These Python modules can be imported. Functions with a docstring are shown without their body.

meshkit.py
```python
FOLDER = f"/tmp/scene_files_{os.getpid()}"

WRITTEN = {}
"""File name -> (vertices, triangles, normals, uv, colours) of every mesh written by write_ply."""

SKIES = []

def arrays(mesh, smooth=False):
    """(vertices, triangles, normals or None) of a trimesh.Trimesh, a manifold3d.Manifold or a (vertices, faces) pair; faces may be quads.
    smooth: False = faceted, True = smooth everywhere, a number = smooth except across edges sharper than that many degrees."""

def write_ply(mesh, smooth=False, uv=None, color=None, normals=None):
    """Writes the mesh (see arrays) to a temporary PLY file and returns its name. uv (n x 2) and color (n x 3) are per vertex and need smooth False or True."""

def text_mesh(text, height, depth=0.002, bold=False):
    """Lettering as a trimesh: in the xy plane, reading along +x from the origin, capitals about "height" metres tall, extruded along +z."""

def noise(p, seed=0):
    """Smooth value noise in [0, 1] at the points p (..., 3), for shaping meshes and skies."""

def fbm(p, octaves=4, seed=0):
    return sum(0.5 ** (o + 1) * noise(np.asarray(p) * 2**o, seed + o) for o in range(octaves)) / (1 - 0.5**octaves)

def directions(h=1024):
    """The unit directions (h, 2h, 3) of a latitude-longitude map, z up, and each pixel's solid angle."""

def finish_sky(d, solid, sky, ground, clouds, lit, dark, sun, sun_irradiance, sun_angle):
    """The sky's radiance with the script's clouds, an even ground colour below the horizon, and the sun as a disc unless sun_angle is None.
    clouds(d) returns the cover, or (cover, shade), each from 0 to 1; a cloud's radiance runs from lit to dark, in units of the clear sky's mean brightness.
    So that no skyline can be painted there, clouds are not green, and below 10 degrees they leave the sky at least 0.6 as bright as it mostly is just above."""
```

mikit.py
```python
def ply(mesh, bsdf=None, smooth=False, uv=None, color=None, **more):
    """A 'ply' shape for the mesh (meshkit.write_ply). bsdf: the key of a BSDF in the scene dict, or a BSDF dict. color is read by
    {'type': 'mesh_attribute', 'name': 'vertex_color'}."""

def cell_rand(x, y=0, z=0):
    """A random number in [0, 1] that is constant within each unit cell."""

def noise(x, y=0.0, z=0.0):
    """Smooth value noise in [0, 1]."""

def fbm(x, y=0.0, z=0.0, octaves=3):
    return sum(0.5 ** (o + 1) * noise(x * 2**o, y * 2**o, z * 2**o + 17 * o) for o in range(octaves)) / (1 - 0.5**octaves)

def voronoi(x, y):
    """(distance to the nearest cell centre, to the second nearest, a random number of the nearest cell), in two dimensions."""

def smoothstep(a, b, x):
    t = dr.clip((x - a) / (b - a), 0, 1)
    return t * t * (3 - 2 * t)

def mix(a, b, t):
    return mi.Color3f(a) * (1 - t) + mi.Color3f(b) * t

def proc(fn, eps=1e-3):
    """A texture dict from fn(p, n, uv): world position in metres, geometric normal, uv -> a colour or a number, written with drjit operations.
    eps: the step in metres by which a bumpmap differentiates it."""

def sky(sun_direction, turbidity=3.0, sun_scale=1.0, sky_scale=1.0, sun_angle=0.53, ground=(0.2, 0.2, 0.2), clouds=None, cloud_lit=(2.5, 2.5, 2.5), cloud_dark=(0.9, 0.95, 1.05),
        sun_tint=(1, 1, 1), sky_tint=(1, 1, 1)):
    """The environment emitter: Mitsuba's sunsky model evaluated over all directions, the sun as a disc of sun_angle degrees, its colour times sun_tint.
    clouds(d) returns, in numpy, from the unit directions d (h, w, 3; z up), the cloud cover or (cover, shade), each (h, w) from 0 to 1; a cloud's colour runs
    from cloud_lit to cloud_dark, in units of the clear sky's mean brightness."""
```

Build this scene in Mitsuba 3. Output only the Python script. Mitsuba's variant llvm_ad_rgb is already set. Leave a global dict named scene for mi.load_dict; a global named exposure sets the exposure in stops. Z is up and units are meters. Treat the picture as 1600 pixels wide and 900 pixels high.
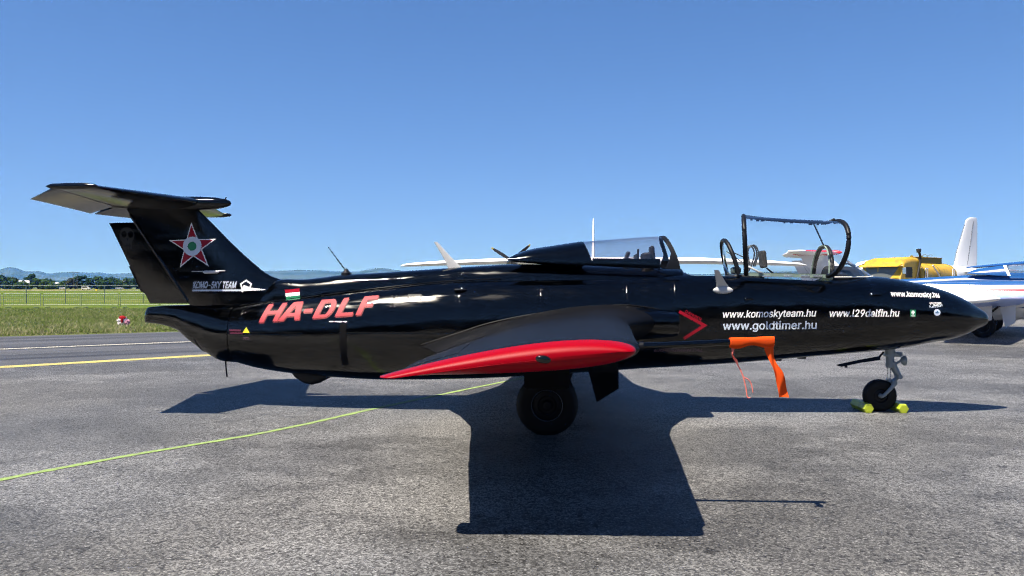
import math, random
import numpy as np, trimesh, drjit as dr, mitsuba as mi, mikit, meshkit
import manifold3d as m3
from shapely.geometry import Polygon, LineString, Point, box as sbox
from shapely.ops import unary_union
from shapely import affinity
from mikit import proc, noise, fbm, voronoi, cell_rand, smoothstep, mix

T = mi.ScalarTransform4f
scene, labels = {}, {}
rng = np.random.default_rng(7)

# ------------------------------------------------------------------ camera, sky, sun, exposure
CAM_H = 1.490
exposure = 1.3
scene['air'] = {'type': 'homogeneous', 'albedo': {'type': 'rgb', 'value': [0.88, 0.94, 0.98]}, 'sigma_t': {'type': 'rgb', 'value': [1.0e-5, 2.5e-5, 7.2e-5]}}
scene['camera'] = {'type': 'perspective', 'fov': 68.21, 'fov_axis': 'x', 'near_clip': 0.05, 'far_clip': 40000,
                   'medium': {'type': 'ref', 'id': 'air'},
                   'to_world': T().look_at(origin=[0, 0, CAM_H], target=[0, 100, CAM_H - 0.105], up=[0, 0, 1])}
SUN = (-0.419, -0.331, 1.0)
scene['sky'] = mikit.sky(SUN, turbidity=2.9, sun_scale=3.5, sky_scale=1.13, sky_tint=(0.79, 1.0, 1.31), sun_tint=(0.93, 1.0, 1.10))

# ------------------------------------------------------------------ materials
def two(b): return {'type': 'twosided', 'b': b}
def rgb(*c): return {'type': 'rgb', 'value': list(c)}
def pr(color, rough=0.5, spec=0.5, metal=0.0, coat=0.0, gloss=0.95, **k):
    d = {'type': 'principled', 'base_color': rgb(*color) if isinstance(color, tuple) else color, 'roughness': rough, 'metallic': metal, 'specular': spec}
    if coat: d.update(clearcoat=coat, clearcoat_gloss=gloss)
    d.update(k)
    return d
def mat(name, b): scene[name] = b; return name
def bumped(b, fn, scale, eps=1e-3): return {'type': 'bumpmap', 'arbitrary': proc(fn, eps), 'scale': scale, 'bsdf': b}

# ------------------------------------------------------------------ small mesh helpers
def grid_faces(nu, nv, close_v=True):
    f = []
    for i in range(nu - 1):
        for j in range(nv if close_v else nv - 1):
            a, b = i * nv + j, i * nv + (j + 1) % nv
            c, d = a + nv, b + nv
            f += [[a, c, b], [b, c, d]]
    return f
def loft(rings, caps=True):
    rings = [np.asarray(r, float) for r in rings]
    n = len(rings[0]); v = np.vstack(rings); f = grid_faces(len(rings), n)
    if caps:
        k = len(v); v = np.vstack([v, rings[0].mean(0), rings[-1].mean(0)])
        for j in range(n):
            f.append([k, j, (j + 1) % n]); o = (len(rings) - 1) * n
            f.append([k + 1, o + (j + 1) % n, o + j])
    m = trimesh.Trimesh(v, np.array(f), process=False)
    if caps and m.volume < 0: m.invert()
    return m
def sheet(rows):
    rows = [np.asarray(r, float) for r in rows]
    return trimesh.Trimesh(np.vstack(rows), np.array(grid_faces(len(rows), len(rows[0]), False)), process=False)
def sering(u, zt, zb, hw, n=2.0, N=72, v0=0.0):
    a = np.linspace(0, 2 * np.pi, N, endpoint=False)
    zc, hh = (zt + zb) / 2, (zt - zb) / 2
    s, c = np.sin(a), np.cos(a)
    return np.stack([np.full(N, u), v0 + hw * np.sign(c) * np.abs(c) ** (2 / n), zc + hh * np.sign(s) * np.abs(s) ** (2 / n)], 1)
def tube(path, r, n=10):
    p = np.asarray(path, float); r = np.broadcast_to(np.asarray(r, float), len(p)); rings = []
    t = np.gradient(p, axis=0); up = np.array([0.123, 0.31, 0.94])
    for i in range(len(p)):
        d = t[i] / np.linalg.norm(t[i]); x = np.cross(d, up)
        if np.linalg.norm(x) < .1: x = np.cross(d, [1, 0, 0])
        x /= np.linalg.norm(x); y = np.cross(d, x); a = np.linspace(0, 2 * np.pi, n, endpoint=False)
        rings.append(p[i] + r[i] * (np.outer(np.cos(a), x) + np.outer(np.sin(a), y)))
    return loft(rings)
def cyl(p0, p1, r0, r1=None, n=20):
    return tube([p0, p1], [r0, r0 if r1 is None else r1], n)
def bez(pts, n=24):
    from scipy.interpolate import CubicSpline
    p = np.asarray(pts, float); s = np.r_[0, np.cumsum(np.linalg.norm(np.diff(p, axis=0), axis=1))]
    return CubicSpline(s, p)(np.linspace(0, s[-1], n))
def rbox(sx, sy, sz, c=(0, 0, 0), r=0.02):
    r = min(r, sx / 2.01, sy / 2.01, sz / 2.01)
    s = m3.Manifold.sphere(r, 12)
    b = m3.Manifold.batch_hull([s.translate([a * (sx / 2 - r), b * (sy / 2 - r), d * (sz / 2 - r)]) for a in (-1, 1) for b in (-1, 1) for d in (-1, 1)])
    return tri(b.translate(list(c)))
def tri(m):
    q = m.to_mesh(); return trimesh.Trimesh(np.array(q.vert_properties[:, :3], float), np.array(q.tri_verts), process=False)
def man(t): return m3.Manifold(m3.Mesh(np.asarray(t.vertices, np.float32), np.asarray(t.faces, np.uint32)))
def cat(*ms): return trimesh.util.concatenate([m for m in ms if m is not None])
def lathe(profile, n=28, axis='z', c=(0, 0, 0), caps=True):
    """profile: (radius, height) pairs; the axis runs along x, y or z through c."""
    rings = []; a = np.linspace(0, 2 * np.pi, n, endpoint=False)
    for r, h in profile:
        r = max(r, 1e-4); x, y, z = r * np.cos(a), r * np.sin(a), np.full(n, h)
        rings.append(np.stack({'z': (x, y, z), 'x': (z, x, y), 'y': (y, z, x)}[axis], 1) + np.asarray(c))
    return loft(rings, caps)
def mirror(m):
    q = m.copy(); q.vertices[:, 1] *= -1; q.faces = q.faces[:, ::-1]; return q
def rot(m, deg, axis, p=(0, 0, 0)):
    q = m.copy(); q.apply_transform(trimesh.transformations.rotation_matrix(math.radians(deg), axis, p)); return q
def move(m, d): q = m.copy(); q.apply_translation(d); return q
def poly(shape, h=0.0):
    """flat mesh (z = h) of a shapely shape"""
    out = []
    for g in getattr(shape, 'geoms', [shape]):
        if g.area < 1e-9: continue
        e = trimesh.creation.extrude_polygon(g, 1.0, engine='earcut')
        keep = e.face_normals[:, 2] > .5
        e.update_faces(keep); e.remove_unreferenced_vertices(); e.vertices[:, 2] = h; out.append(e)
    return trimesh.util.concatenate(out)
def unique(key):
    if key not in used: used.add(key); return key
    i = 1
    while f'{key}_{i:03d}' in used: i += 1
    used.add(f'{key}_{i:03d}'); return f'{key}_{i:03d}'
used = set(); M1 = None
def add(name, mesh, bsdf, parent=None, smooth=35, label=None, M=None, kind=None, **kw):
    key = unique((parent + '__' if parent else '') + name)
    if M is not None and M is M1: mesh = true_length(mesh)
    scene[key] = mikit.ply(mesh, bsdf, smooth=smooth, **kw)
    if M is not None: scene[key]['to_world'] = M
    if label or kind: labels[key] = {**({'label': label} if label else {}), **({'kind': kind} if kind else {})}
    return key
def thing(name, label, category, group=None):
    key = unique(name); labels[key] = {'label': label, 'category': category}
    if group: labels[key]['group'] = group
    return key
def tag(key, label, category, group=None, kind=None):
    labels[key] = {'label': label, 'category': category}
    if group: labels[key]['group'] = group
    if kind: labels[key]['kind'] = kind

# ------------------------------------------------------------------ the setting: field, taxiway, apron, markings, hills
def line_d(x, y, ax, ay, bx, by):
    dx, dy = bx - ax, by - ay; L = math.hypot(dx, dy)
    t = dr.clip(((x - ax) * dx + (y - ay) * dy) / (L * L), 0, 1)
    return dr.sqrt(dr.square(x - ax - t * dx) + dr.square(y - ay - t * dy))
def asphalt_color(p, n, uv):
    x, y = p.x, p.y
    big = fbm(x * 0.42 + 3.1, y * 0.75 + 0.35 * x, 2.0, 4)
    mid = fbm(x * 2.6 + 9, y * 3.4, 5.0, 4)
    g1 = noise(x * 88, y * 88, 1.0); g2 = noise(x * 190, y * 190, 4.0); g3 = noise(x * 34, y * 34, 9.0)
    worn_ = smoothstep(0.40, 0.60, 0.55 * big + 0.45 * mid)      # where the dark binder is worn off the stones
    stone = smoothstep(0.46, 0.62, 0.6 * g1 + 0.4 * g2)
    spk = cell_rand(x * 95, y * 95, 3)
    lite = smoothstep(0.93, 0.98, spk) * 1.0
    pit = smoothstep(0.34, 0.20, noise(x * 46 + 7, y * 46, 6.0))
    # repaired and worn areas with a ragged outline, stretched along the paving runs
    a_ = 0.93 * x + 0.37 * y; b_ = -0.37 * x + 0.93 * y
    pf = fbm(a_ * 0.24 + 5.2, b_ * 0.62 + 1.7, 4.0, 5) + 0.10 * (g3 - 0.5) + 0.10 * (mid - 0.5)
    pale = smoothstep(0.535, 0.575, pf); darkp = smoothstep(0.435, 0.395, pf)
    v = 0.54 + 0.14 * worn_ + stone * (0.56 + 0.30 * worn_) + 0.22 * (g3 - 0.5) + lite - 0.26 * pit
    # tar-filled cracks and dark drips
    wob = 0.05 * (fbm(x * 3, y * 3, 1.0, 3) - 0.5)
    dc = dr.minimum(line_d(x, y, 2.36, 13.94, 3.13, 13.2), line_d(x, y, 3.13, 13.2, 4.0, 11.1))
    dc = dr.minimum(dc, line_d(x, y, 4.2, 5.95, 6.6, 5.0))
    v *= 1 - 0.45 * smoothstep(0.03, 0.012, dr.abs(dc + wob))
    # stains with an outline of their own
    st = smoothstep(0.62, 0.70, fbm(x * 0.9 + 31, y * 1.1 + 4, 8.0, 4))
    v *= 1 - 0.20 * st
    v *= 1 + 0.14 * pale - 0.20 * darkp
    # faint tyre tracks and a few dark oil drips
    tr = smoothstep(0.13, 0.05, dr.abs(line_d(x, y, -9.0, 6.6, 9.0, 11.6) + 0.3 * wob)) + smoothstep(0.13, 0.05, dr.abs(line_d(x, y, -9.0, 8.3, 9.0, 13.3) + 0.3 * wob))
    v *= 1 - 0.10 * tr * smoothstep(0.35, 0.6, mid)
    dx_, dy_ = x * 0.55, y * 0.55; cx_, cy_ = dr.floor(dx_), dr.floor(dy_)
    rr_ = dr.sqrt(dr.square(dx_ - cx_ - 0.2 - 0.6 * cell_rand(cx_, cy_, 5)) + dr.square(dy_ - cy_ - 0.2 - 0.6 * cell_rand(cx_, cy_, 6)))
    v *= 1 - 0.5 * smoothstep(0.030, 0.018, rr_ + 0.03 * (g3 - 0.5)) * smoothstep(0.72, 0.74, cell_rand(cx_, cy_, 7))
    tint = fbm(x * 0.3, y * 0.3 + 40, 3.0, 2)
    base = mix((0.152, 0.1515, 0.1500), (0.132, 0.135, 0.141), smoothstep(0.35, 0.65, tint))
    return base * v
def asphalt_h(p, n, uv):
    return 0.6 * noise(p.x * 72, p.y * 72, 1.0) + 0.4 * noise(p.x * 170, p.y * 170, 4.0)
mat('asphalt', two(bumped({'type': 'roughplastic', 'diffuse_reflectance': proc(asphalt_color), 'alpha': 0.45, 'int_ior': 1.35}, asphalt_h, 0.0045, 2e-3)))
def taxi_color(p, n, uv):
    x, y = p.x, p.y
    a = 0.857 * x + 0.515 * y; b = -0.515 * x + 0.857 * y
    streak = fbm(a * 0.12, b * 1.6, 3.0, 4)
    g = noise(x * 60, y * 60, 2.0)
    v = (0.75 + 0.5 * (streak - 0.5) * 2) * (0.7 + 0.6 * g)
    seam = smoothstep(0.05, 0.02, dr.abs(b - 20.1 + 0.05 * fbm(a * 1.3, 1.0, 1.0, 3)))
    return mi.Color3f(0.114, 0.114, 0.117) * (v + 0.55 * seam)
mat('taxiway_asphalt', two({'type': 'roughplastic', 'diffuse_reflectance': proc(taxi_color), 'alpha': 0.45, 'int_ior': 1.35}))
def field_color(p, n, uv):
    x, y = p.x, p.y
    s = fbm(x * 0.10, y * 0.10, 0.0, 4); s2 = fbm(x * 0.9, y * 0.9, 1.0, 3); s3 = fbm(x * 0.02, y * 0.012, 7.0, 3)
    c = mix((0.066, 0.104, 0.019), (0.122, 0.130, 0.048), smoothstep(0.35, 0.72, 0.6 * s + 0.4 * s2))
    c = mix(c, mi.Color3f(0.052, 0.092, 0.016), smoothstep(0.45, 0.6, s3) * 0.6)
    return c * (0.75 + 0.5 * s2)
mat('field_grass', two({'type': 'diffuse', 'reflectance': proc(field_color)}))
def worn(c, w=0.35, sc=9.0):
    def fn(p, n, uv):
        k = fbm(p.x * sc, p.y * sc, 2.0, 4); g = noise(p.x * 72, p.y * 72, 1.0)
        bare = smoothstep(0.52, 0.66, 0.6 * k + 0.4 * g) * w * 2
        return mix(c, (0.09, 0.088, 0.085), dr.minimum(bare, 1.0)) * (0.7 + 0.6 * g)
    return fn
mat('yellow_line_paint', two(pr(proc(worn((0.30, 0.26, 0.085), .3)), 0.7, 0.3)))
mat('white_line_paint', two(pr(proc(worn((0.27, 0.26, 0.23), .45)), 0.7, 0.3)))
mat('green_line_paint', two(pr(proc(worn((0.160, 0.232, 0.075), .28, 22.0)), 0.7, 0.3)))

def disc_ground():
    rr = np.r_[0, np.geomspace(6, 13800, 46)]; a = np.linspace(0, 2 * np.pi, 96, endpoint=False)
    rows = [np.stack([r * np.cos(a), r * np.sin(a), np.zeros(96)], 1) for r in rr[1:]]
    v = np.vstack([[[0, 0, 0]]] + rows); f = [[0, 1 + j, 1 + (j + 1) % 96] for j in range(96)]
    for i in range(len(rows) - 1):
        for j in range(96):
            a0, b0 = 1 + i * 96 + j, 1 + i * 96 + (j + 1) % 96
            f += [[a0, a0 + 96, b0 + 96], [a0, b0 + 96, b0]]
    return trimesh.Trimesh(v, f, process=False)
add('grass_field', disc_ground(), 'field_grass', smooth=False, kind='structure')
def strip(pts, h):
    return poly(Polygon(pts), h)
# taxiway edge against the grass, slightly ragged
E0, E1 = np.array([-15.43, 22.79]), np.array([-11.21, 25.28]); ed = (E1 - E0) / np.linalg.norm(E1 - E0)
s = np.linspace(-55, 95, 700); nrm = np.array([-ed[1], ed[0]])
rag = 0.16 * (meshkit.fbm(np.stack([s * 1.4, s * 0, s * 0], 1), 4) - .5) + 0.10 * (meshkit.noise(np.stack([s * 7, s * 0 + 3, s * 0], 1)) - .5)
edge = E0 + s[:, None] * ed + rag[:, None] * nrm
add('taxiway', strip(np.vstack([edge, [[140, 20], [60, -60], [-70, -60], [-80, -10]]]), 0.004), 'taxiway_asphalt', smooth=False, kind='structure')
Y0, Y1 = np.array([-9.47, 13.99]), np.array([-6.67, 16.41]); yd = (Y1 - Y0) / np.linalg.norm(Y1 - Y0)
add('apron', strip([Y0 - 60 * yd, Y0 + 120 * yd, [130, -60], [-70, -60]], 0.008), 'asphalt', smooth=False, kind='structure')
def painted(a, b, w, t0, t1, jag=0.03, n=1200):
    a, b = np.array(a, float), np.array(b, float); d = (b - a) / np.linalg.norm(b - a); q = np.array([-d[1], d[0]])
    t = np.linspace(t0, t1, n)
    def side(k, seed): return a + t[:, None] * d + ((k * w / 2) + jag * (meshkit.fbm(np.stack([t * 5, t * 0 + seed, t * 0], 1), 3) - .5))[:, None] * q
    return np.vstack([side(1, 3), side(-1, 9)[::-1]])
add('yellow_line', strip(painted(Y0, Y1, 0.42, -40, 60), 0.012), 'yellow_line_paint', parent='apron', smooth=False, label='yellow edge line between taxiway and apron')
add('white_line', strip(painted((-12.26, 18.1), (-8.87, 20.55), 0.28, -40, 60), 0.008), 'white_line_paint', parent='taxiway', smooth=False)
gl = bez([(-6.0, 3.1), (-3.931, 5.805), (-3.371, 6.636), (-2.577, 7.612), (-1.925, 8.747), (-1.05, 10.3), (-.101, 11.874), (1.2, 14.0), (2.6, 16.3)], 500)
gt = np.gradient(gl, axis=0); gt /= np.linalg.norm(gt, axis=1)[:, None]; gn = np.stack([-gt[:, 1], gt[:, 0]], 1)
ss = np.arange(500) * 0.035
def gside(k, seed): return gl + (k * 0.038 + 0.034 * (meshkit.fbm(np.stack([ss * 6, ss * 0 + seed, ss * 0], 1), 4) - .5))[:, None] * gn
add('green_line', strip(np.vstack([gside(1, 1), gside(-1, 6)[::-1]]), 0.012), 'green_line_paint', parent='apron', smooth=False, label='bright green hand-sprayed line on the grey apron')

# hills: two ranges far behind the field
def hill_color(p, n, uv):
    k = fbm(p.x * 0.004, p.y * 0.004, p.z * 0.01, 4)
    return mix((0.016, 0.032, 0.014), (0.040, 0.055, 0.024), smoothstep(0.4, 0.65, k))
mat('hill_forest', two({'type': 'diffuse', 'reflectance': proc(hill_color)}))
F_PX = 1181.37
prof_px = [(-3000, 424), (-2700, 412), (-2350, 421), (-2000, 408), (-1650, 420), (-1350, 410), (-1050, 421), (-780, 413), (-500, 424), (-380, 416), (-250, 422), (-120, 413), (-40, 421), (0, 421.5), (14, 418), (27, 420), (41, 424.4), (59, 423.8), (77, 427.4), (96, 425.6), (121, 425), (144, 427), (158, 426.6), (169, 428.2), (199, 427), (260, 428), (330, 425), (420, 423.7), (470, 422), (525, 424), (550, 425), (595, 418.7), (625, 423), (680, 426), (760, 421), (860, 427), (980, 423), (1100, 428), (1250, 424), (1400, 427), (1600, 423), (1800, 428), (2100, 422), (2500, 426), (2900, 418), (3300, 427), (3700, 414), (4100, 424), (4600, 426)]
def ridge(R, scale, seed, depth, rough):
    from scipy.interpolate import PchipInterpolator
    px = np.array(prof_px, float); H = PchipInterpolator(px[:, 0], 448.8 - px[:, 1])
    xs = np.linspace(-2700, 4300, 1500); tt = (xs - 800) / F_PX; rows = []
    for k in np.linspace(0, 1, 14):
        d = R + depth * (k - .5); base = H(np.clip(xs + seed * 60, -3000, 4600)) * R / F_PX * scale
        fall = np.sin(np.pi * min(1, k * 1.02)) ** 0.8 if 0 < k < 1 else 0
        X, Y = tt * d, np.full_like(tt, d)
        nz = (meshkit.fbm(np.stack([X / (R * .03), Y / (R * .03), X * 0 + seed], 1), 5) - .5) * rough * (1 - abs(2 * k - 1))
        z = base * fall * (1 + nz) + (-2 if fall == 0 else 0)
        rows.append(np.stack([X, Y, np.maximum(z, -2)], 1))
    return sheet(rows)
add('hills', ridge(9000, 1.0, 0, 3600, 0.10), 'hill_forest', smooth=True, kind='structure')
add('hills', ridge(6300, 0.42, 4, 1500, 0.5), 'hill_forest', smooth=True, kind='structure')

scene['haze'] = {'type': 'cube', 'to_world': T().translate([0, 3000, 160]) @ T().scale([36000, 17500, 163]), 'bsdf': {'type': 'null'}, 'interior': {'type': 'ref', 'id': 'air'}}
labels['haze'] = {'label': 'thin bluish summer air over the airfield', 'kind': 'stuff'}
# ------------------------------------------------------------------ the jet trainer: local frame u (forward), v (left, away from the camera), z; origin under the nose wheel
X0, D0, YAW = 4.404, 9.067, 0.069
def frame(x0, d0, yaw, zs=1.0):
    c, s = math.cos(yaw), math.sin(yaw)
    return T(np.array([[c, s, 0, x0], [-s, c, 0, d0], [0, 0, 1, 0], [0, 0, 0, 1.0]])) @ T().scale([zs, zs, zs])
M1 = frame(X0, D0, YAW)
MW = frame(X0, D0, YAW)            # wing and undercarriage, drawn to full size
MN = frame(X0, D0, YAW, .965)      # nose leg
def true_length(m):
    """the fuselage and tail were drawn a little long and tall: bring them to the true 10.8 m length"""
    q = m.copy(); u, v, z = (m.vertices[:, k].copy() for k in range(3))
    q.vertices = np.stack([u * (1.0032 + u * (.00866 + .00006 * u)), v * (.972 + .008 * u), z * (.9715 + .0078 * u) - .0102 * u - .004], 1); return q
def local(p, x0=X0, d0=D0, yaw=YAW):
    c, s = math.cos(yaw), math.sin(yaw); a, b = p.x - x0, p.y - d0
    return a * c - b * s, a * s + b * c
SEAMS = [-7.72, -7.18, -6.62, -5.80, -5.02, -4.05, -3.05, -2.5, -1.95, -1.1, -0.2, 0.22, 0.72]
def skin_h(p, n, uv):
    u, v = local(p); z = p.z
    h = 0.80 * fbm(u * 3.3, v * 2.4, z * 2.2, 2) + 0.07 * noise(u * 7, v * 8, z * 9)
    seam = mi.Float(9.0)
    for s in SEAMS: seam = dr.minimum(seam, dr.abs(u - s))
    seam2 = dr.minimum(dr.abs(z - 1.02 - 0.012 * u), dr.abs(z - 0.78 + 0.02 * u)) + smoothstep(-0.6, -0.2, u)
    h -= 0.075 * smoothstep(0.010, 0.004, dr.minimum(seam, seam2))
    # rivet rows beside the seams
    q = z * 14.0; fz = (q - dr.floor(q) - 0.5) / 14.0
    riv = smoothstep(0.010, 0.005, dr.sqrt(dr.square(dr.abs(seam - 0.028)) + dr.square(fz)))
    return h + 0.045 * riv
def dust(p, n, uv):
    u, v = local(p)
    k = fbm(u * 3.0, v * 5.0, p.z * 5.0, 4)
    sc = smoothstep(0.72, 0.80, noise(u * 6, v * 30, p.z * 70)) * smoothstep(0.5, 0.62, fbm(u * 1.1, v, p.z * 2, 3))
    return mi.Color3f(0.0003, 0.0005, 0.0011) * (0.7 + 0.6 * k) + mi.Color3f(0.004, 0.0043, 0.005) * sc
def gloss_paint(c, alpha, ior=1.36): return {'type': 'roughplastic', 'diffuse_reflectance': proc(c) if callable(c) else rgb(*c), 'alpha': alpha, 'int_ior': ior, 'nonlinear': True}
def blend(a, b, w): return {'type': 'blendbsdf', 'weight': proc(w), 'bsdf_0': a, 'bsdf_1': b}
def hazed(p, n, uv):
    u, v = local(p)
    return 0.75 * smoothstep(0.45, 0.70, fbm(u * 2.6, v * 9.0, p.z * 14.0, 4))
mat('black_paint', two(bumped(blend(gloss_paint(dust, 0.018, 1.47), gloss_paint(dust, 0.075, 1.47), hazed), skin_h, 0.017, 2e-3)))
mat('black_paint_plain', two(blend(gloss_paint(dust, 0.018, 1.47), gloss_paint(dust, 0.06, 1.47), hazed)))
mat('tail_gloss', two(gloss_paint(dust, 0.03, 1.6)))
def wing_dust(p, n, uv):
    u, v = local(p)
    k = fbm(u * 2.0, v * 2.5, 1.0, 4); g = noise(u * 40, v * 40, 2.0)
    return mi.Color3f(0.0026, 0.0027, 0.0034) * (0.6 + 0.8 * k + 0.25 * g)
def wing_h(p, n, uv):
    u, v = local(p)
    s = dr.minimum(dr.minimum(dr.abs(v + 1.66), dr.abs(v + 3.3)), dr.minimum(dr.abs(v + 4.55), dr.abs(u + 3.75 - 0.04 * v)))
    q = (u + v) * 11.0; fz = (q - dr.floor(q) - 0.5) / 11.0
    return 0.35 * fbm(u * 2.2, v * 2.2, 1.0, 2) - 0.45 * smoothstep(0.010, 0.005, s) + 0.2 * smoothstep(0.009, 0.004, dr.sqrt(dr.square(dr.abs(s - 0.025)) + dr.square(fz)))
mat('wing_black_paint', two(bumped(pr(proc(wing_dust), 0.46, 0.10), wing_h, 0.004, 2e-3)))
mat('tip_red_paint', two(gloss_paint((0.29, 0.0012, 0.009), 0.20, 1.20)))
mat('frame_black', two(pr((0.004, 0.005, 0.008), 0.45, 0.2)))
mat('inner_black', two({'type': 'diffuse', 'reflectance': rgb(0.008, 0.008, 0.009)}))
mat('canopy_glass', {'type': 'thindielectric', 'int_ior': 1.49})
mat('tinted_glass', {'type': 'thindielectric', 'int_ior': 1.49, 'specular_transmittance': rgb(0.90, 0.86, 0.88)})
mat('tyre_rubber', two(pr((0.006, 0.006, 0.0065), 0.65, 0.2)))
mat('gear_grey', two(pr((0.150, 0.185, 0.215), 0.35, 0.5, coat=0.3)))
mat('bare_metal', two({'type': 'roughconductor', 'material': 'Al', 'alpha': 0.18}))
mat('pale_grey_paint', two(pr((0.42, 0.43, 0.44), 0.35, 0.5)))
mat('cockpit_green', two(pr((0.16, 0.22, 0.19), 0.55, 0.4)))
mat('seat_dark', two(pr((0.012, 0.014, 0.018), 0.55, 0.3)))
mat('steel_tube', two(pr((0.035, 0.045, 0.06), 0.35, 0.4, metal=0.3)))
mat('sealant_pale', two(pr((0.50, 0.50, 0.47), 0.5, 0.4)))
mat('lens_green', two(gloss_paint((0.002, 0.010, 0.008), 0.03, 1.5)))
mat('lamp_glass', two(pr((0.22, 0.27, 0.32), 0.12, 0.8, metal=0.5)))

from scipy.interpolate import PchipInterpolator as PI
# fuselage stations: u, top, bottom, half width, exponent
BODY = np.array([
 (-8.44, 1.330, .500, .385, 2.05), (-8.13, 1.375, .427, .430, 2.05), (-7.56, 1.450, .356, .500, 2.1), (-7.10, 1.505, .322, .545, 2.1), (-6.30, 1.590, .298, .600, 2.15), (-6.06, 1.612, .303, .610, 2.15),
 (-5.40, 1.672, .322, .625, 2.2), (-4.65, 1.700, .362, .625, 2.2), (-3.80, 1.715, .425, .620, 2.25), (-2.90, 1.725, .500, .605, 2.3), (-2.44, 1.735, .535, .585, 2.6), (-1.86, 1.725, .580, .555, 2.9), (-1.34, 1.700, .630, .525, 2.9),
 (-.63, 1.675, .700, .490, 2.8), (-.10, 1.671, .748, .462, 2.4), (.256, 1.624, .792, .415, 2.1), (.534, 1.560, .852, .355, 2.05), (.824, 1.458, .908, .280, 2.0), (1.026, 1.348, .990, .185, 2.0), (1.12, 1.282, 1.043, .125, 2.0), (1.19, 1.232, 1.074, .080, 2.0), (1.218, 1.194, 1.102, .046, 2.0), (1.229, 1.168, 1.122, .024, 2.0), (1.232, 1.149, 1.140, .005, 2.0)])
bt, bb, bw, bn = (PI(BODY[:, 0], BODY[:, k]) for k in (1, 2, 3, 4))
SPINE = np.array([(-8.10, 1.44, .150), (-7.80, 1.668, .19), (-7.50, 1.660, .235), (-7.25, 1.682, .262), (-6.88, 1.722, .275), (-6.33, 1.750, .285), (-5.88, 1.777, .292), (-5.44, 1.805, .300), (-4.90, 1.835, .310), (-4.60, 1.850, .320), (-4.0, 1.845, .34), (-3.2, 1.815, .36), (-2.46, 1.782, .375), (-2.40, 1.778, .375)])
st, sw = PI(SPINE[:, 0], SPINE[:, 1]), PI(SPINE[:, 0], SPINE[:, 2])
def stations(a, b, n, dense=None):
    x = np.linspace(a, b, n); return np.unique(np.r_[x, dense if dense is not None else []])
ub = stations(-8.44, 1.1, 90, np.r_[1.13, 1.15, 1.17, 1.19, 1.205, 1.215, 1.224, 1.229, 1.232])
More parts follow.
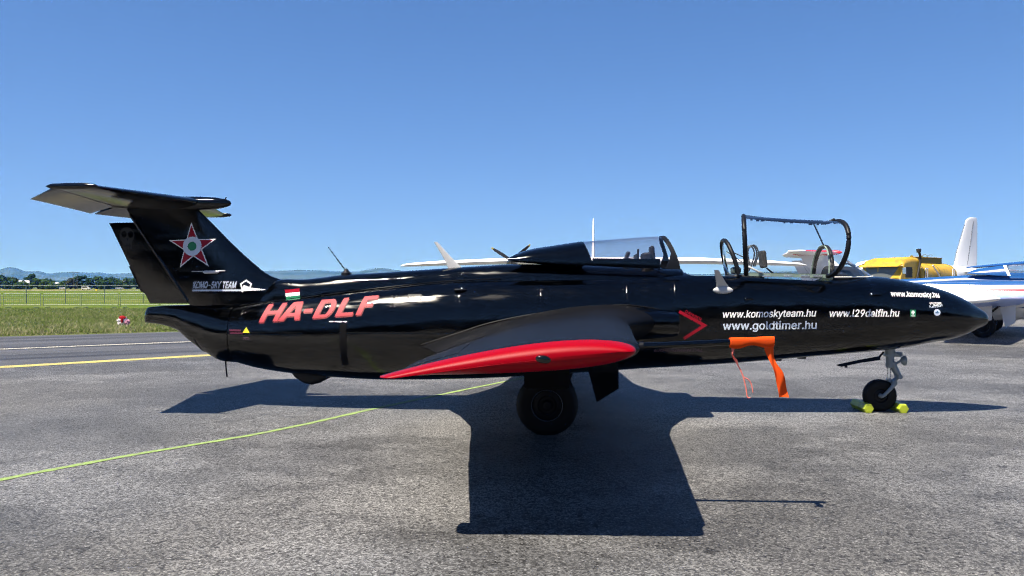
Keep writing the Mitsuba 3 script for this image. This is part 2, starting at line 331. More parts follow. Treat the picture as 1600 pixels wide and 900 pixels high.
body = loft([sering(u, float(bt(u)), float(bb(u)), float(bw(u)), float(bn(u)), 112) for u in ub])
def near_v(u, z, off=0.003):
    """the v of the skin on the camera's side at (u, z): body, dorsal spine or tail cone, whichever lies farther out"""
    u, z = np.broadcast_arrays(np.asarray(u, float), np.asarray(z, float))
    uc = np.clip(u, -8.44, 1.23); zt, zb, w, n = bt(uc), bb(uc), bw(uc), bn(uc)
    t = np.clip(np.abs(z - (zt + zb) / 2) / ((zt - zb) / 2), 0, 0.999)
    vb = w * (1 - t ** n) ** (1 / n)
    us = np.clip(u, -8.10, -2.4); zs, wsp = st(us), sw(us)
    zc = zs - 0.30; ts = np.clip((z - zc) / 0.30, 0, 0.999)
    vs = np.where((u > -8.1) & (u < -2.4) & (z < zs), wsp * (1 - ts ** 2.6) ** (1 / 2.6), 0)
    return -np.maximum(vb, vs) - off
spine = loft([sering(u, float(st(u)), float(st(u)) - .60, float(sw(u)), 2.6, 64) for u in stations(-8.10, -2.40, 46)])
# cockpit opening cut through the upper deck
def well(u0, u1, w, zb):
    r = .12; c = sbox(u0 + r, -w + r, u1 - r, w - r).buffer(r, 8)
    return move(trimesh.creation.extrude_polygon(c, 3.0 - zb, engine='earcut'), [0, 0, zb])
hole = man(well(-2.36, -.62, .335, 1.02))
body_m = tri(man(body) - hole)
JET = 'jet_airplane'
tag(thing(JET, '', ''), 'glossy black jet trainer with red wing tips and an open front canopy', 'airplane')
MESH = {}
def part(name, mesh, bsdf, parent=JET, smooth=35, label=None, M=None):
    k = add(name, mesh, bsdf, parent, smooth, label, M or M1); MESH[k] = mesh; return k
part('fuselage', body_m, 'black_paint', smooth=32)
part('dorsal_spine', spine, 'black_paint')
tub = tri((man(well(-2.355, -.625, .330, 1.025)) - man(well(-2.33, -.65, .305, 1.06))).trim_by_plane([0, 0, -1], -1.60))
part('cockpit_tub', tub, 'cockpit_green', smooth=False)

# tail cone with the jet pipe
CONE = np.array([(-8.45, 1.330, .502, .384, 2.05), (-8.64, 1.325, .512, .350, 2.1), (-8.97, 1.312, .674, .260, 2.3), (-9.19, 1.306, .816, .200, 2.4), (-9.36, 1.302, .945, .150, 2.4), (-9.70, 1.285, 1.036, .085, 2.2), (-9.86, 1.262, 1.052, .045, 2.0), (-9.885, 1.20, 1.056, .020, 2.0)])[::-1]
ct, cb, cw, cn = (PI(CONE[:, 0], CONE[:, k]) for k in (1, 2, 3, 4))
cone = loft([sering(u, float(ct(u)), float(cb(u)), float(cw(u)), float(cn(u)), 72) for u in stations(-9.885, -8.45, 36)])
part('tail_cone', cone, 'black_paint_plain')
noz = []
for k, (rr, d) in enumerate([(.20, -.05), (.215, .02), (.225, .10), (.205, .10), (.19, .02), (.17, -.3)]):
    a = np.linspace(0, 2 * np.pi, 40, endpoint=False)
    noz.append(np.stack([-8.93 - d + .55 * (rr * np.sin(a)) * 0 - .42 * rr * np.sin(a), rr * np.cos(a), .86 + rr * np.sin(a) * .98 - .42 * 0], 1))
part('exhaust_nozzle', loft(noz), 'frame_black')

# fin and rudder: airfoil sections at heights z
def naca(x, t): return 5 * t * (.2969 * np.sqrt(x) - .126 * x - .3516 * x ** 2 + .2843 * x ** 3 - .1036 * x ** 4)
def foil(N=30):
    b = np.linspace(0, np.pi, N); return (1 - np.cos(b)) / 2
def fin_ring(z, le, hinge, te, cut):
    """cut: fraction of the chord at which the fin ends and the rudder starts"""
    x = foil(26); c = le - te; xh = (le - hinge) / c; xx = x * xh
    y = naca(xx, .105 - .02 * (z - 1.3)) * c; y[0] = 0
    up = np.stack([le - xx * c, y, np.full_like(x, z)], 1); dn = np.stack([le - xx * c, -y, np.full_like(x, z)], 1)[::-1]
    return np.vstack([up, dn[:-1]])
FLE = PI([1.22, 1.45, 1.60, 1.666, 1.72, 1.855, 2.15, 2.492, 2.68], [-7.2, -7.45, -7.66, -7.84, -7.995, -8.185, -8.53, -8.887, -9.09])
hng = lambda z: -9.182 - (z - 1.344) * .7345
rte = lambda z: -9.826 - (z - 1.297) * .526
def rteP(z): return rte(z) + (0.03 if z < 1.48 else 0.0)
part('fin', loft([fin_ring(z, float(FLE(z)), hng(z), rte(z), 0) for z in np.linspace(1.22, 2.68, 34)]), 'black_paint_plain')
def rud_ring(z):
    le, te, h = float(FLE(z)), rteP(z), hng(z) - .012; c = le - te
    xs = np.linspace((le - h) / c, 1, 12); y = naca(xs, .105 - .02 * (z - 1.3)) * c * np.where(xs < .99, .92, 1) + .004
    up = np.stack([le - xs * c, y, np.full_like(xs, z)], 1); dn = np.stack([le - xs * c, -y, np.full_like(xs, z)], 1)[::-1]
    return np.vstack([up, dn])
rud = part('rudder', loft([rud_ring(z) for z in np.linspace(1.325, 2.485, 20)]), 'black_paint_plain', smooth=25)
hs_ = np.linspace(1.36, 2.60, 24)
def fin_half(z): c = float(FLE(z)) - rte(z); return naca(np.array([(float(FLE(z)) - hng(z)) / c]), .105 - .02 * (z - 1.3))[0] * c
for s_ in (-1, 1): part('hinge_fairing', tube([(hng(z) + .005, s_ * (fin_half(z) - .010), z) for z in hs_], .027, 12), 'black_paint_plain')
tabm = [np.array([[rte(z) + .10, .010, z], [rte(z) - .022, .004, z], [rte(z) - .022, -.004, z], [rte(z) + .10, -.010, z]]) for z in (1.49, 1.86)]
add('trim_tab', loft(tabm), 'black_paint_plain', rud, False, M=M1)

# T-tail
def wing_ring(v, le, te, zl, zt, t, camber=0.015, x0=0.0, x1=1.0, N=34):
    x = foil(N) * (x1 - x0) + x0; c = np.hypot(le - te, zl - zt); y = naca(x, t) * c
    if x1 >= 1: y[-1] = 0.0015
    if x0 <= 0: y[0] = 0
    cam = 4 * camber * x * (1 - x) * c
    u = le + (te - le) * x; z = zl + (zt - zl) * x
    up = np.stack([u, np.full_like(x, v), z + cam + y], 1); dn = np.stack([u, np.full_like(x, v), z + cam - y], 1)[::-1]
    return np.vstack([up, dn])
def both(name, mesh, bsdf, parent=JET, smooth=35, labels2=(None, None), M=None):
    k = part(name, mesh, bsdf, parent, smooth, labels2[0], M); return k, part(name, mirror(mesh), bsdf, parent, smooth, labels2[1], M)
sv = [0.0, -.22, -.70, -1.15, -1.42, -1.53, -1.59, -1.622]
tple = [-8.36, -8.42, -8.555, -8.68, -8.755, -8.79, -8.85, -8.96]
tpte = [-9.86, -9.81, -9.70, -9.60, -9.545, -9.53, -9.52, -9.50]
tt_ = [.11, .11, .11, .105, .10, .09, .07, .03]
TZ = 2.568; hxs = [(l - t - .335) / (l - t) for l, t in zip(tple, tpte)]
both('tailplane', loft([wing_ring(v, l, t, TZ, TZ, k, 0, 0, q, 24) for v, l, t, k, q in zip(sv, tple, tpte, tt_, hxs)]), 'tail_gloss', M=MW)
er = []
for v, l, t, k, q in [(-.04, *list(zip(tple, tpte, tt_, hxs))[0])] + list(zip(sv, tple, tpte, tt_, hxs))[1:]:
    r = wing_ring(v, l, t, TZ, TZ, k, 0, q + .008, 1.0, 14); hu = l + (t - l) * q
    du, dz = r[:, 0] - hu, r[:, 2] - TZ; a = math.radians(23)
    r[:, 0] = hu + du * math.cos(a); r[:, 2] = TZ + dz + du * math.sin(a); er.append(r)
both('elevator', loft(er), 'tail_gloss', smooth=25, M=MW)
for s_ in (-1, 1): part('tip_weight', lathe([(.003, -9.30), (.028, -9.24), (.034, -9.10), (.034, -8.86), (.024, -8.76), (.004, -8.72)], 18, 'x', (0, s_ * 1.625, TZ)), 'black_paint_plain', M=MW)
bul = lathe([(.004, -7.995), (.030, -8.015), (.052, -8.07), (.076, -8.20), (.088, -8.4), (.092, -8.7), (.082, -9.1), (.055, -9.5), (.02, -9.80), (.004, -9.85)], 32, 'x', (0, 0, 2.558))
bf = part('bullet_fairing', bul, 'black_paint_plain', M=MW)
add('sensor_stub', cyl((-8.075, 0, 2.60), (-8.06, 0, 2.635), .008), 'frame_black', bf, M=MW)

# wing: near (starboard) and far (port) panels, intake, tips, gear
WST = [(-.38, -2.62, -5.55, 1.085, .790, .172), (-.66, -2.66, -5.42, 1.085, .795, .172), (-.95, -2.76, -5.28, 1.09, .80, .17), (-1.30, -2.93, -5.17, 1.10, .805, .168), (-1.66, -3.07, -5.065, 1.105, .812, .163), (-2.04, -3.15, -5.03, 1.11, .835, .158), (-2.6, -3.185, -4.99, 1.117, .865, .153), (-3.3, -3.23, -4.92, 1.125, .900, .146), (-4.0, -3.28, -4.845, 1.13, .940, .138), (-4.5, -3.31, -4.79, 1.134, .962, .132), (-4.93, -3.335, -4.745, 1.138, .980, .126)]
wing = loft([wing_ring(s[0] * 1.010, *s[1:]) for s in WST])
wk, wk2 = both('wing', wing, 'wing_black_paint', smooth=40, M=MW)
def cap_ring(a):
    v = -4.979 - .215 * math.sin(a * math.pi / 2); sh = math.cos(a * math.pi / 2) ** .75
    return wing_ring(v, -3.337 - .030 * min(1, a * 6) - .10 * (1 - sh) ** 2, -4.80 - .015 * min(1, a * 6) + .10 * (1 - sh) ** 2, 1.137, .984, max(.127 * sh, .004), .012)
both('tip_root', loft([cap_ring(a) for a in np.linspace(0, .355, 6)]), 'wing_black_paint', smooth=50, M=MW)
tk, tk2 = both('wing_tip', loft([cap_ring(a) for a in np.linspace(.352, 1, 9)]), 'tip_red_paint', smooth=50, labels2=('glossy red rounded wing tip nearest the viewer', None), M=MW)
# aileron and flap: narrow proud edges show as separate surfaces
def surf(x0, x1, stn, lift, droop=0.0):
    rs = []
    for s in stn:
        r = wing_ring(*s, x0=x0, x1=x1, N=14); zc = r[:, 2].mean(); r[:, 2] += np.where(np.arange(len(r)) < len(r) / 2, lift, -lift)
        hu = s[1] + (s[2] - s[1]) * x0; r[:, 2] += np.minimum(0, r[:, 0] - hu) * math.tan(math.radians(droop)); rs.append(r)
    return loft(rs)
fl = part('flap', surf(.76, 1.004, WST[1:6], .004, 0.0), 'wing_black_paint', M=MW)
part('aileron', surf(.77, 1.006, WST[7:10], .003, 0.0), 'wing_black_paint', M=MW)
# intake duct on each wing root
def intake(s=1):
    rs = []
    for u, v, z, hw, hh, n in [(-4.2, -.62, 1.06, .30, .14, 2.2), (-3.6, -.66, 1.09, .36, .20, 2.3), (-3.1, -.70, 1.105, .37, .195, 2.5), (-2.8, -.735, 1.11, .335, .175, 2.7), (-2.60, -.755, 1.112, .300, .155, 2.9), (-2.56, -.755, 1.112, .284, .140, 2.9), (-2.58, -.755, 1.112, .268, .126, 2.9), (-2.9, -.755, 1.112, .255, .115, 2.8), (-3.4, -.74, 1.1, .2, .1, 2.5)]:
        rs.append(sering(u, z + hh, z - hh, hw, n, 56, v))
    return loft(rs)
ik, ik2 = both('intake', intake(), 'black_paint_plain')
throat = sheet([np.array([[-2.95, -.755 - .27, 1.11 - .12], [-2.95, -.755 + .27, 1.11 - .12]]), np.array([[-2.95, -.755 - .27, 1.11 + .12], [-2.95, -.755 + .27, 1.11 + .12]])])
add('throat', throat, 'inner_black', ik, False, M=M1); add('throat', mirror(throat), 'inner_black', ik2, False, M=M1)
lens = trimesh.creation.icosphere(3); lens.vertices *= [.052, .03, .026]; lens = rot(lens, 6.4, [0, 1, 0]); lens.apply_translation([-3.884, -5.176, 1.094])
nl = add('navigation_light', lens, 'lens_green', tk, True, 'dark green oval light on the red wing tip', MW)
rim = trimesh.creation.icosphere(3); rim.vertices *= [.064, .02, .034]; rim = rot(rim, 6.4, [0, 1, 0]); rim.apply_translation([-3.884, -5.172, 1.094])
add('lamp_rim', rim, 'frame_black', tk, True, M=MW)
# ------------------------------------------------------------------ lettering and marks on the jet (flat print laid on the curved skin)
mat('mark_white', two(pr((0.78, 0.78, 0.78), 0.3, 0.5)))
mat('mark_grey_white', two(pr((0.50, 0.56, 0.66), 0.3, 0.5)))
mat('mark_red', two(gloss_paint((0.46, 0.036, 0.058), 0.28, 1.3)))
mat('mark_dark_red', two(gloss_paint((0.20, 0.005, 0.014), 0.28, 1.3)))
mat('mark_deep_red', two(gloss_paint((0.42, 0.012, 0.035), 0.1)))
mat('mark_faint_red', two(pr((0.075, 0.012, 0.03), 0.4, 0.4)))
mat('mark_faint_violet', two(pr((0.085, 0.045, 0.075), 0.4, 0.4)))
mat('mark_green', two(pr((0.015, 0.18, 0.085), 0.35, 0.4)))
mat('mark_yellow', two(pr((0.65, 0.55, 0.03), 0.4, 0.4)))
mat('mark_brown', two(pr((0.009, 0.008, 0.006), 0.4, 0.3)))
mat('mark_blue', two(pr((0.05, 0.13, 0.28), 0.4, 0.4)))
def fin_v(u, z, off=0.003):
    u, z = np.broadcast_arrays(np.asarray(u, float), np.asarray(z, float)); le = FLE(np.clip(z, 1.22, 2.68)); te = rte(z)
    x = np.clip((le - u) / (le - te), 0, 1); return -naca(x, .105 - .02 * (z - 1.3)) * (le - te) - off
def lay(m, surf, off, step=.045):
    m = m.copy()
    v, f = trimesh.remesh.subdivide_to_size(m.vertices, m.faces, step, max_iter=12)
    m = trimesh.Trimesh(v, f, process=True)
    u, z = m.vertices[:, 0].copy(), m.vertices[:, 1].copy()
    return trimesh.Trimesh(np.stack([u, surf(u, z, off), z], 1), m.faces, process=False)
def flat_text(text, width, height, shear=0.0, slope=0.0, at=(0, 0), bold=True, squeeze=True):
    m = meshkit.text_mesh(text, height, 0.01, bold)
    keep = m.face_normals[:, 2] > .5; m.update_faces(keep); m.remove_unreferenced_vertices()
    x, y = m.vertices[:, 0].copy(), m.vertices[:, 1].copy(); x -= x.min(); x *= width / x.max()
    x2 = x + shear * y; m.vertices[:, 0] = at[0] + x2; m.vertices[:, 1] = at[1] + y + slope * x2; m.vertices[:, 2] = 0
    return m
def mark(name, m, bsdf, surf=near_v, off=0.003, label=None, parent=JET, step=.045):
    if not isinstance(m, trimesh.Trimesh): m = poly(m)
    return add(name, lay(m, surf, off, step), bsdf, parent, True, label, M1)
# registration, red with a darker offset edge
def wide_glyphs():
    """extended capitals H A - D L F, x from 0 to 1, height 1 in the same proportions as on the aircraft"""
    w, t = .046, .20
    H = [sbox(0, 0, w, 1), sbox(.176 - w, 0, .176, 1), sbox(0, .42, .176, .42 + t * .9)]
    A = [Polygon([(.181, 0), (.181 + w * 1.05, 0), (.292, 1), (.235, 1)]), Polygon([(.378, 0), (.378 - w * 1.05, 0), (.267, 1), (.324, 1)]), sbox(.222, .22, .345, .22 + t * .85), sbox(.240, .86, .316, 1)]
    Dd = affinity.scale(sbox(.492, 0, .655, 1), 1, 1); D_ = sbox(.50, .12, .60, .88).buffer(.055, 8); D_ = affinity.scale(sbox(.55, .25, .60, .75).buffer(.055, 10), 1, 1)
    outer = unary_union([sbox(.492, 0, .595, 1), affinity.scale(Point(.595, .5).buffer(.5, 24), .12, 1)]); inner = unary_union([sbox(.492 + w, t * .88, .59, 1 - t * .88), affinity.scale(Point(.59, .5).buffer(.5 - t * .88, 24), .065, 1)])
    L = [sbox(.693, 0, .693 + w, 1), sbox(.693, 0, .845, t * .95)]
    F = [sbox(.874, 0, .874 + w, 1), sbox(.874, 1 - t * .95, 1.0, 1), sbox(.874, .42, .985, .42 + t * .9)]
    return [unary_union(H), unary_union(A), sbox(.383, .36, .458, .56), outer.difference(inner), unary_union(L), unary_union(F)]
for k, (dx, dz, mt, off) in enumerate([(.012, -.018, 'mark_dark_red', .003), (0, 0, 'mark_red', .0055)]):
    for nm, g in zip(['h', 'a', 'hyphen', 'd', 'l', 'f'], wide_glyphs()):
        g = affinity.affine_transform(g, [1.585, .36 * .235, .077 * 1.585, .235 * (1 + .36 * .077), -7.972 + dx, 1.083 + dz])
        mark('registration_shade' if k == 0 else 'registration_letter', g, mt, off=off)
mark('lettering', flat_text('www.komoskyteam.hu', 1.085, .083, .16, .017, (-1.993, 1.176)), 'mark_white', label='white web address www.komoskyteam.hu, upper line under the cockpit')
mark('lettering', flat_text('www.goldtimer.hu', 1.09, .093, .05, .014, (-1.985, 1.032)), 'mark_grey_white', label='greyer web address www.goldtimer.hu, lower line under the cockpit')
mark('lettering', flat_text('www.l29delfin.hu', .795, .083, .18, .006, (-.757, 1.189)), 'mark_white', label='white web address www.l29delfin.hu nearest the nose wheel')
mark('lettering', flat_text('www.komosky.hu', .60, .060, .10, -.030, (-.034, 1.433)), 'mark_white', label='small white web address www.komosky.hu high on the nose')
mark('lettering', flat_text('EXPERIMENTAL', .585, .040, .30, .004, (-2.788, .757)), 'mark_faint_violet', label='faint word EXPERIMENTAL low on the fuselage')
# nose badges
mark('first_aid_mark', sbox(.172, 1.19, .240, 1.272), 'mark_green')
mark('first_aid_cross', unary_union([sbox(.184, 1.232, .228, 1.250), sbox(.197, 1.217, .215, 1.265)]), 'mark_white', off=.005)
mark('first_aid_arrow', sbox(.186, 1.196, .226, 1.206), 'mark_white', off=.005)
mark('round_badge', Point(.497, 1.240).buffer(.040, 20), 'mark_grey_white')
mark('round_badge_plane', unary_union([affinity.scale(Point(.497, 1.238).buffer(.026, 12), 1, .30), Polygon([(.482, 1.24), (.512, 1.24), (.500, 1.262)])]), 'mark_blue', off=.005)
def curved(m, cx, k): m = m.copy(); m.vertices[:, 1] += k * (m.vertices[:, 0] - cx) ** 2; return m
mark('badge_lettering', curved(flat_text('GOLDTIMER', .145, .026, 0, 0, (.418, 1.335)), .49, -.0), 'mark_white', step=.03)
mark('badge_wing', Polygon([(.455, 1.329), (.525, 1.329), (.50, 1.316), (.48, 1.316)]), 'mark_white', step=.03)
mark('badge_lettering', curved(flat_text('ALAPITVANY', .170, .022, 0, .05, (.405, 1.292)), .48, 1.6), 'mark_grey_white', step=.03)
# danger chevron by the intake
mark('danger_chevron', LineString([(-2.498, 1.25), (-2.199, 1.083), (-2.444, .919)]).buffer(.019, cap_style=2, join_style=2), 'mark_deep_red')
dm = flat_text('DANGER', .215, .032, 0, 0, (0, 0)); a_ = math.atan2(1.083 - 1.25, .299)
xy = dm.vertices[:, :2] @ np.array([[math.cos(a_), math.sin(a_)], [-math.sin(a_), math.cos(a_)]]); dm.vertices[:, 0], dm.vertices[:, 1] = xy[:, 0] - 2.430, xy[:, 1] + 1.242
mark('danger_lettering', dm, 'mark_deep_red', label='red word DANGER above the red chevron')
mark('intake_line', LineString([(-2.545, 1.235), (-2.52, 1.10), (-2.53, .98)]).buffer(.008, cap_style=2), 'mark_faint_red')
# flag, triangle, stencils
for k, (nm, mt) in enumerate([('red', 'mark_deep_red'), ('white', 'mark_white'), ('green', 'mark_green')]):
    t0, t1 = k / 3, (k + 1) / 3; L = lambda t: (-7.691 + .032 * t, 1.517 - .140 * t); R = lambda t: (-7.469 + .021 * t, 1.536 - .140 * t)
    mark(f'flag_{nm}_band', Polygon([L(t0), R(t0), R(t1), L(t1)]), mt)
mark('warning_triangle', Polygon([(-8.205, .940), (-8.095, .940), (-8.150, 1.02)]), 'mark_yellow')
mark('warning_text', unary_union([sbox(-8.19, .875, -8.11, .885), sbox(-8.20, .855, -8.10, .863)]), 'mark_faint_violet')
mark('stencil', unary_union([sbox(-8.41, .962, -8.23, .985), sbox(-8.40, .925, -8.20, .945)]), 'mark_faint_red')
# fin: star, team name, emblem
def px_fin(x, y): return (-9.117 + (x - 298) * .00992, 1.553 - (y - 449) * .00893)
sp = [(-9.139, 2.472), (-8.765, 2.234), (-8.86, 1.848), (-9.309, 1.833), (-9.479, 2.223)]
def cross(a, b, c, d):
    a, b, c, d = map(np.array, (a, b, c, d)); x2 = lambda p, q: p[0] * q[1] - p[1] * q[0]; t = x2(c - a, d - c) / x2(b - a, d - c); return tuple(a + t * (b - a))
inn = [cross(sp[k], sp[(k + 2) % 5], sp[(k + 1) % 5], sp[(k + 4) % 5]) for k in range(5)]
star = Polygon([q for k in range(5) for q in (sp[k], inn[k])])
mark('star_outline', star, 'mark_white', fin_v, label='white outline of the red star on the fin')
mark('star', star.buffer(-.013, join_style=2), 'mark_deep_red', fin_v, .005)
mark('roundel', affinity.scale(Point(-9.115, 2.132).buffer(.135, 32), 1.06, 1), 'mark_grey_white', fin_v, .007)
mark('roundel_centre', affinity.scale(Point(-9.115, 2.132).buffer(.064, 24), 1.06, 1), 'mark_green', fin_v, .009)
mark('lettering', flat_text('KOMO-SKY TEAM', .66, .091, .18, 0, px_fin(299.3, 450.2)), 'mark_grey_white', fin_v, label='grey-white team name KOMO-SKY TEAM on the fin')
mark('name_underline', Polygon([px_fin(*q) for q in [(298, 452.6), (374, 452.2), (374, 455), (298, 455)]]), 'mark_grey_white', fin_v)
pent = Polygon([px_fin(381.3 + 9.6 * math.sin(2 * math.pi * k / 5), 446.5 - 9.6 * math.cos(2 * math.pi * k / 5)) for k in range(5)])
emb = pent.difference(pent.buffer(-.021, join_style=2))
dart = Polygon([px_fin(*q) for q in [(373, 452.4), (376.5, 452.4), (377, 446), (379, 445.5), (389, 449.5), (410, 452.2), (410, 453.2), (389, 454.5), (378, 455), (376.5, 457), (374, 455)]])
mark('emblem', unary_union([emb, dart]), 'mark_white', fin_v, label='white pentagon emblem with a dart shape on the fin')
def rud_v(u, z, off=.003): return fin_v(u, z, off + .004)
rt = PI([1.297, 2.5], [0, 0])
sk = affinity.scale(Point(-10.16, 2.30).buffer(.125, 24), 1.0, .95).union(sbox(-10.235, 2.10, -10.075, 2.22))
sk = sk.difference(affinity.scale(Point(-10.205, 2.32).buffer(.042, 12), 1, 1.15)).difference(affinity.scale(Point(-10.095, 2.315).buffer(.045, 12), 1, 1.1)).difference(Polygon([(-10.165, 2.26), (-10.135, 2.26), (-10.15, 2.215)])).difference(sbox(-10.22, 2.145, -10.09, 2.165)).difference(sbox(-10.165, 2.10, -10.155, 2.19)).difference(sbox(-10.125, 2.10, -10.115, 2.19))
sk = affinity.skew(sk.intersection(Polygon([(rte(z) + .03, z) for z in (2.05, 2.47)] + [(hng(z) - .06, z) for z in (2.47, 2.05)])), 0, 0)
mark('rudder_emblem', sk, 'mark_brown', rud_v, label='faint brown skull-like emblem on the rudder')

# ------------------------------------------------------------------ skin fittings
def panel(name, u0, u1, z0, z1, off=.004, bsdf='black_paint_plain', r=.012, surf=near_v):
    return mark(name, sbox(u0 + r, z0 + r, u1 - r, z1 - r).buffer(r, 4), bsdf, surf, off)
panel('access_panel', -7.325, -6.80, .53, 1.085); panel('access_panel', -6.79, -6.70, .53, 1.085, .006, 'inner_black')
panel('access_panel', -5.905, -5.717, 1.385, 1.462, .004, 'frame_black'); panel('access_panel', -5.892, -5.730, 1.395, 1.440, .0065)
panel('access_panel', -5.70, -5.47, 1.14, 1.235)
for a_, b_ in ((-6.935, -6.885), (-6.86, -6.77), (-6.74, -6.70)):
    hz = np.linspace(a_, b_, 6); part('piano_hinge', tube(np.stack([hz, near_v(hz, 1.100 + 0 * hz, .004), 1.100 + 0 * hz], 1), .005, 8), 'bare_metal')
sz = np.linspace(-8.35, -4.7, 60); sc_ = PI([-8.395, -7.115, -6.23, -5.368, -4.653], [1.30, 1.448, 1.549, 1.631, 1.656])(sz)
part('seam_strip', tube(np.stack([sz, near_v(sz, sc_, .001), sc_], 1), .009, 8), 'black_paint_plain')
sz2 = np.linspace(-7.9, -5.2, 40); sc2 = PI([-8.395, -7.115, -6.23, -5.368, -4.653], [1.275, 1.425, 1.528, 1.610, 1.636])(sz2)
fu_ = PI([0, 1, 2, 3, 4, 5, 6], [-5.70, -5.2, -4.838, -4.164, -3.195, -2.912, -2.60]); fz_ = PI([0, 1, 2, 3, 4, 5, 6], [.815, .975, 1.091, 1.225, 1.325, 1.303, 1.235]); ft__ = np.linspace(0, 6, 60)
part('root_fillet', tube(np.stack([fu_(ft__), near_v(fu_(ft__), fz_(ft__), .002), fz_(ft__)], 1), .011, 8), 'wing_black_paint')
part('seam_strip', tube(np.stack([sz2, near_v(sz2, sc2, .0), sc2], 1), .005, 8), 'black_paint_plain')
def scoop(u, z, L=.11, h=.035, d=.04):
    v = float(near_v(u, z, 0)); rs = []
    for t in np.linspace(0, 1, 7):
        k = math.sqrt(max(0, 1 - t ** 2)); rs.append(sering(u - L / 2 + L * t, z + h / 2 * k + .001, z - h / 2 * k - .001, d * k + .004, 2.2, 20, v))
    return loft(rs)
part('air_scoop', scoop(-1.665, 1.402), 'black_paint_plain'); part('air_scoop', scoop(-.195, 1.452, .13, .03, .035), 'black_paint_plain'); part('air_scoop', scoop(-5.20, 1.512, .16, .045, .05), 'frame_black')
for nm, u, z in (('scoop_bolt', -1.712, 1.406), ('scoop_bolt', -.262, 1.456), ('scoop_bolt', -5.19, 1.53)):
    s_ = trimesh.creation.icosphere(2, .013); s_.apply_translation([u, float(near_v(u, z, .02)), z]); part(nm, s_, 'bare_metal')
# silver probe on the fin, drain pipe, tail bumper
pv = float(fin_v(-8.85, 1.775, .03))
part('fin_probe', cat(tube([(-9.10, pv, 1.775), (-8.60, pv, 1.783)], [.006, .008], 8), tube([(-8.93, pv, 1.765), (-8.90, pv, 1.765), (-8.72, pv, 1.767), (-8.68, pv, 1.767)], [.004, .026, .024, .004], 12), cyl((-8.8, pv, 1.76), (-8.8, pv + .05, 1.76), .014)), 'pale_grey_paint')
part('drain_pipe', tube(bez([(-8.60, -.1, .56), (-8.585, -.12, .42), (-8.565, -.13, .31)], 10), .011, 8), 'frame_black')
bm = []
for u, z, w in [(-7.66, .36, .03), (-7.60, .30, .09), (-7.48, .23, .12), (-7.36, .205, .125), (-7.25, .235, .12), (-7.10, .31, .08), (-7.0, .35, .03)]: bm.append(sering(u, .46, z, w, 2.2, 28))
part('tail_bumper', loft(bm), 'frame_black')
# aerials
def blade(p0, p1, c0, c1, t0=.022, t1=.010):
    rs = []
    for k in np.linspace(0, 1, 8):
        c = c0 + (c1 - c0) * k ** .7; t = t0 + (t1 - t0) * k; p = np.array(p0) * (1 - k) + np.array(p1) * k
        a = np.linspace(0, 2 * np.pi, 20, endpoint=False); rs.append(np.stack([p[0] + c / 2 * np.cos(a), p[1] + t / 2 * np.sin(a), np.full(20, p[2])], 1))
    return loft(rs)
part('blade_aerial', blade((-5.34, 0, 1.80), (-5.615, 0, 2.158), .205, .045), 'pale_grey_paint', label='pale swept blade aerial on the spine')
wa = part('whip_aerial', tube([(-6.875, 0, 1.77), (-7.133, 0, 2.104)], [.009, .005], 8), 'frame_black', label='thin black whip aerial on the spine')
add('aerial_base', lathe([(.075, 1.70), (.07, 1.745), (.045, 1.765), (.02, 1.80), (.005, 1.81)], 24, 'z', (-6.872, 0, 0)), 'frame_black', wa, M=M1)
sb = blade((-1.965, -.50, 1.525), (-2.085, -.70, 1.745), .165, .055, .026, .014)
foot = sering(0, .03, -.03, .03, 2, 20)
fb = [np.stack([-1.973 + .115 * k * np.cos(q), -.535 - .022 * t + 0 * q, 1.505 + .045 * k * np.sin(q)], 1) for q in [np.linspace(0, 2 * np.pi, 24, endpoint=False)] for t, k in ((-1.5, 1.0), (0, 1.0), (.7, .8), (1, .4))]
part('side_aerial', cat(sb, loft(fb)), 'pale_grey_paint', label='pale blade aerial on the fuselage side below the canopy')
pt_ = part('pitot_tube', tube([(-3.36, -4.41, 1.102), (-3.22, -4.41, 1.110), (-3.05, -4.41, 1.118), (-2.47, -4.41, 1.150), (-2.41, -4.41, 1.153)], [.026, .023, .0205, .019, .008], 16), 'black_paint_plain', label='long black pitot tube in front of the wing', M=MW)
add('collar', lathe([(.001, -3.285), (.028, -3.285), (.028, -3.26), (.001, -3.26)], 20, 'x', (0, -4.41, 1.108)), 'frame_black', pt_, M=MW)

# ------------------------------------------------------------------ rear canopy, slid back
rc_u = [-4.62, -4.27, -4.06, -3.64, -3.19, -2.66, -2.58, -2.44]
rtop = PI(rc_u, [1.945, 2.055, 2.085, 2.141, 2.172, 2.198, 2.197, 2.185]); rbase = PI([-4.62, -3.6, -2.44], [1.900, 1.815, 1.762]); rw = PI([-4.62, -4.3, -3.8, -3.0, -2.44], [.33, .385, .40, .40, .395])
def cpt(u, th, off=0.0):
    """th = 0 at the camera side sill, pi at the far sill"""
    zb, zt, w = float(rbase(u)), float(rtop(u)), float(rw(u))
    s, c = math.sin(th), math.cos(th); return (u, -(w + off) * np.sign(c) * abs(c) ** .80, zb + (zt - zb + off) * abs(s) ** .92)
def cpatch(u0, u1, th, nu, off): return sheet([[cpt(u0(t) + (u1(t) - u0(t)) * k, t, off) for t in th] for k in np.linspace(0, 1, nu)])
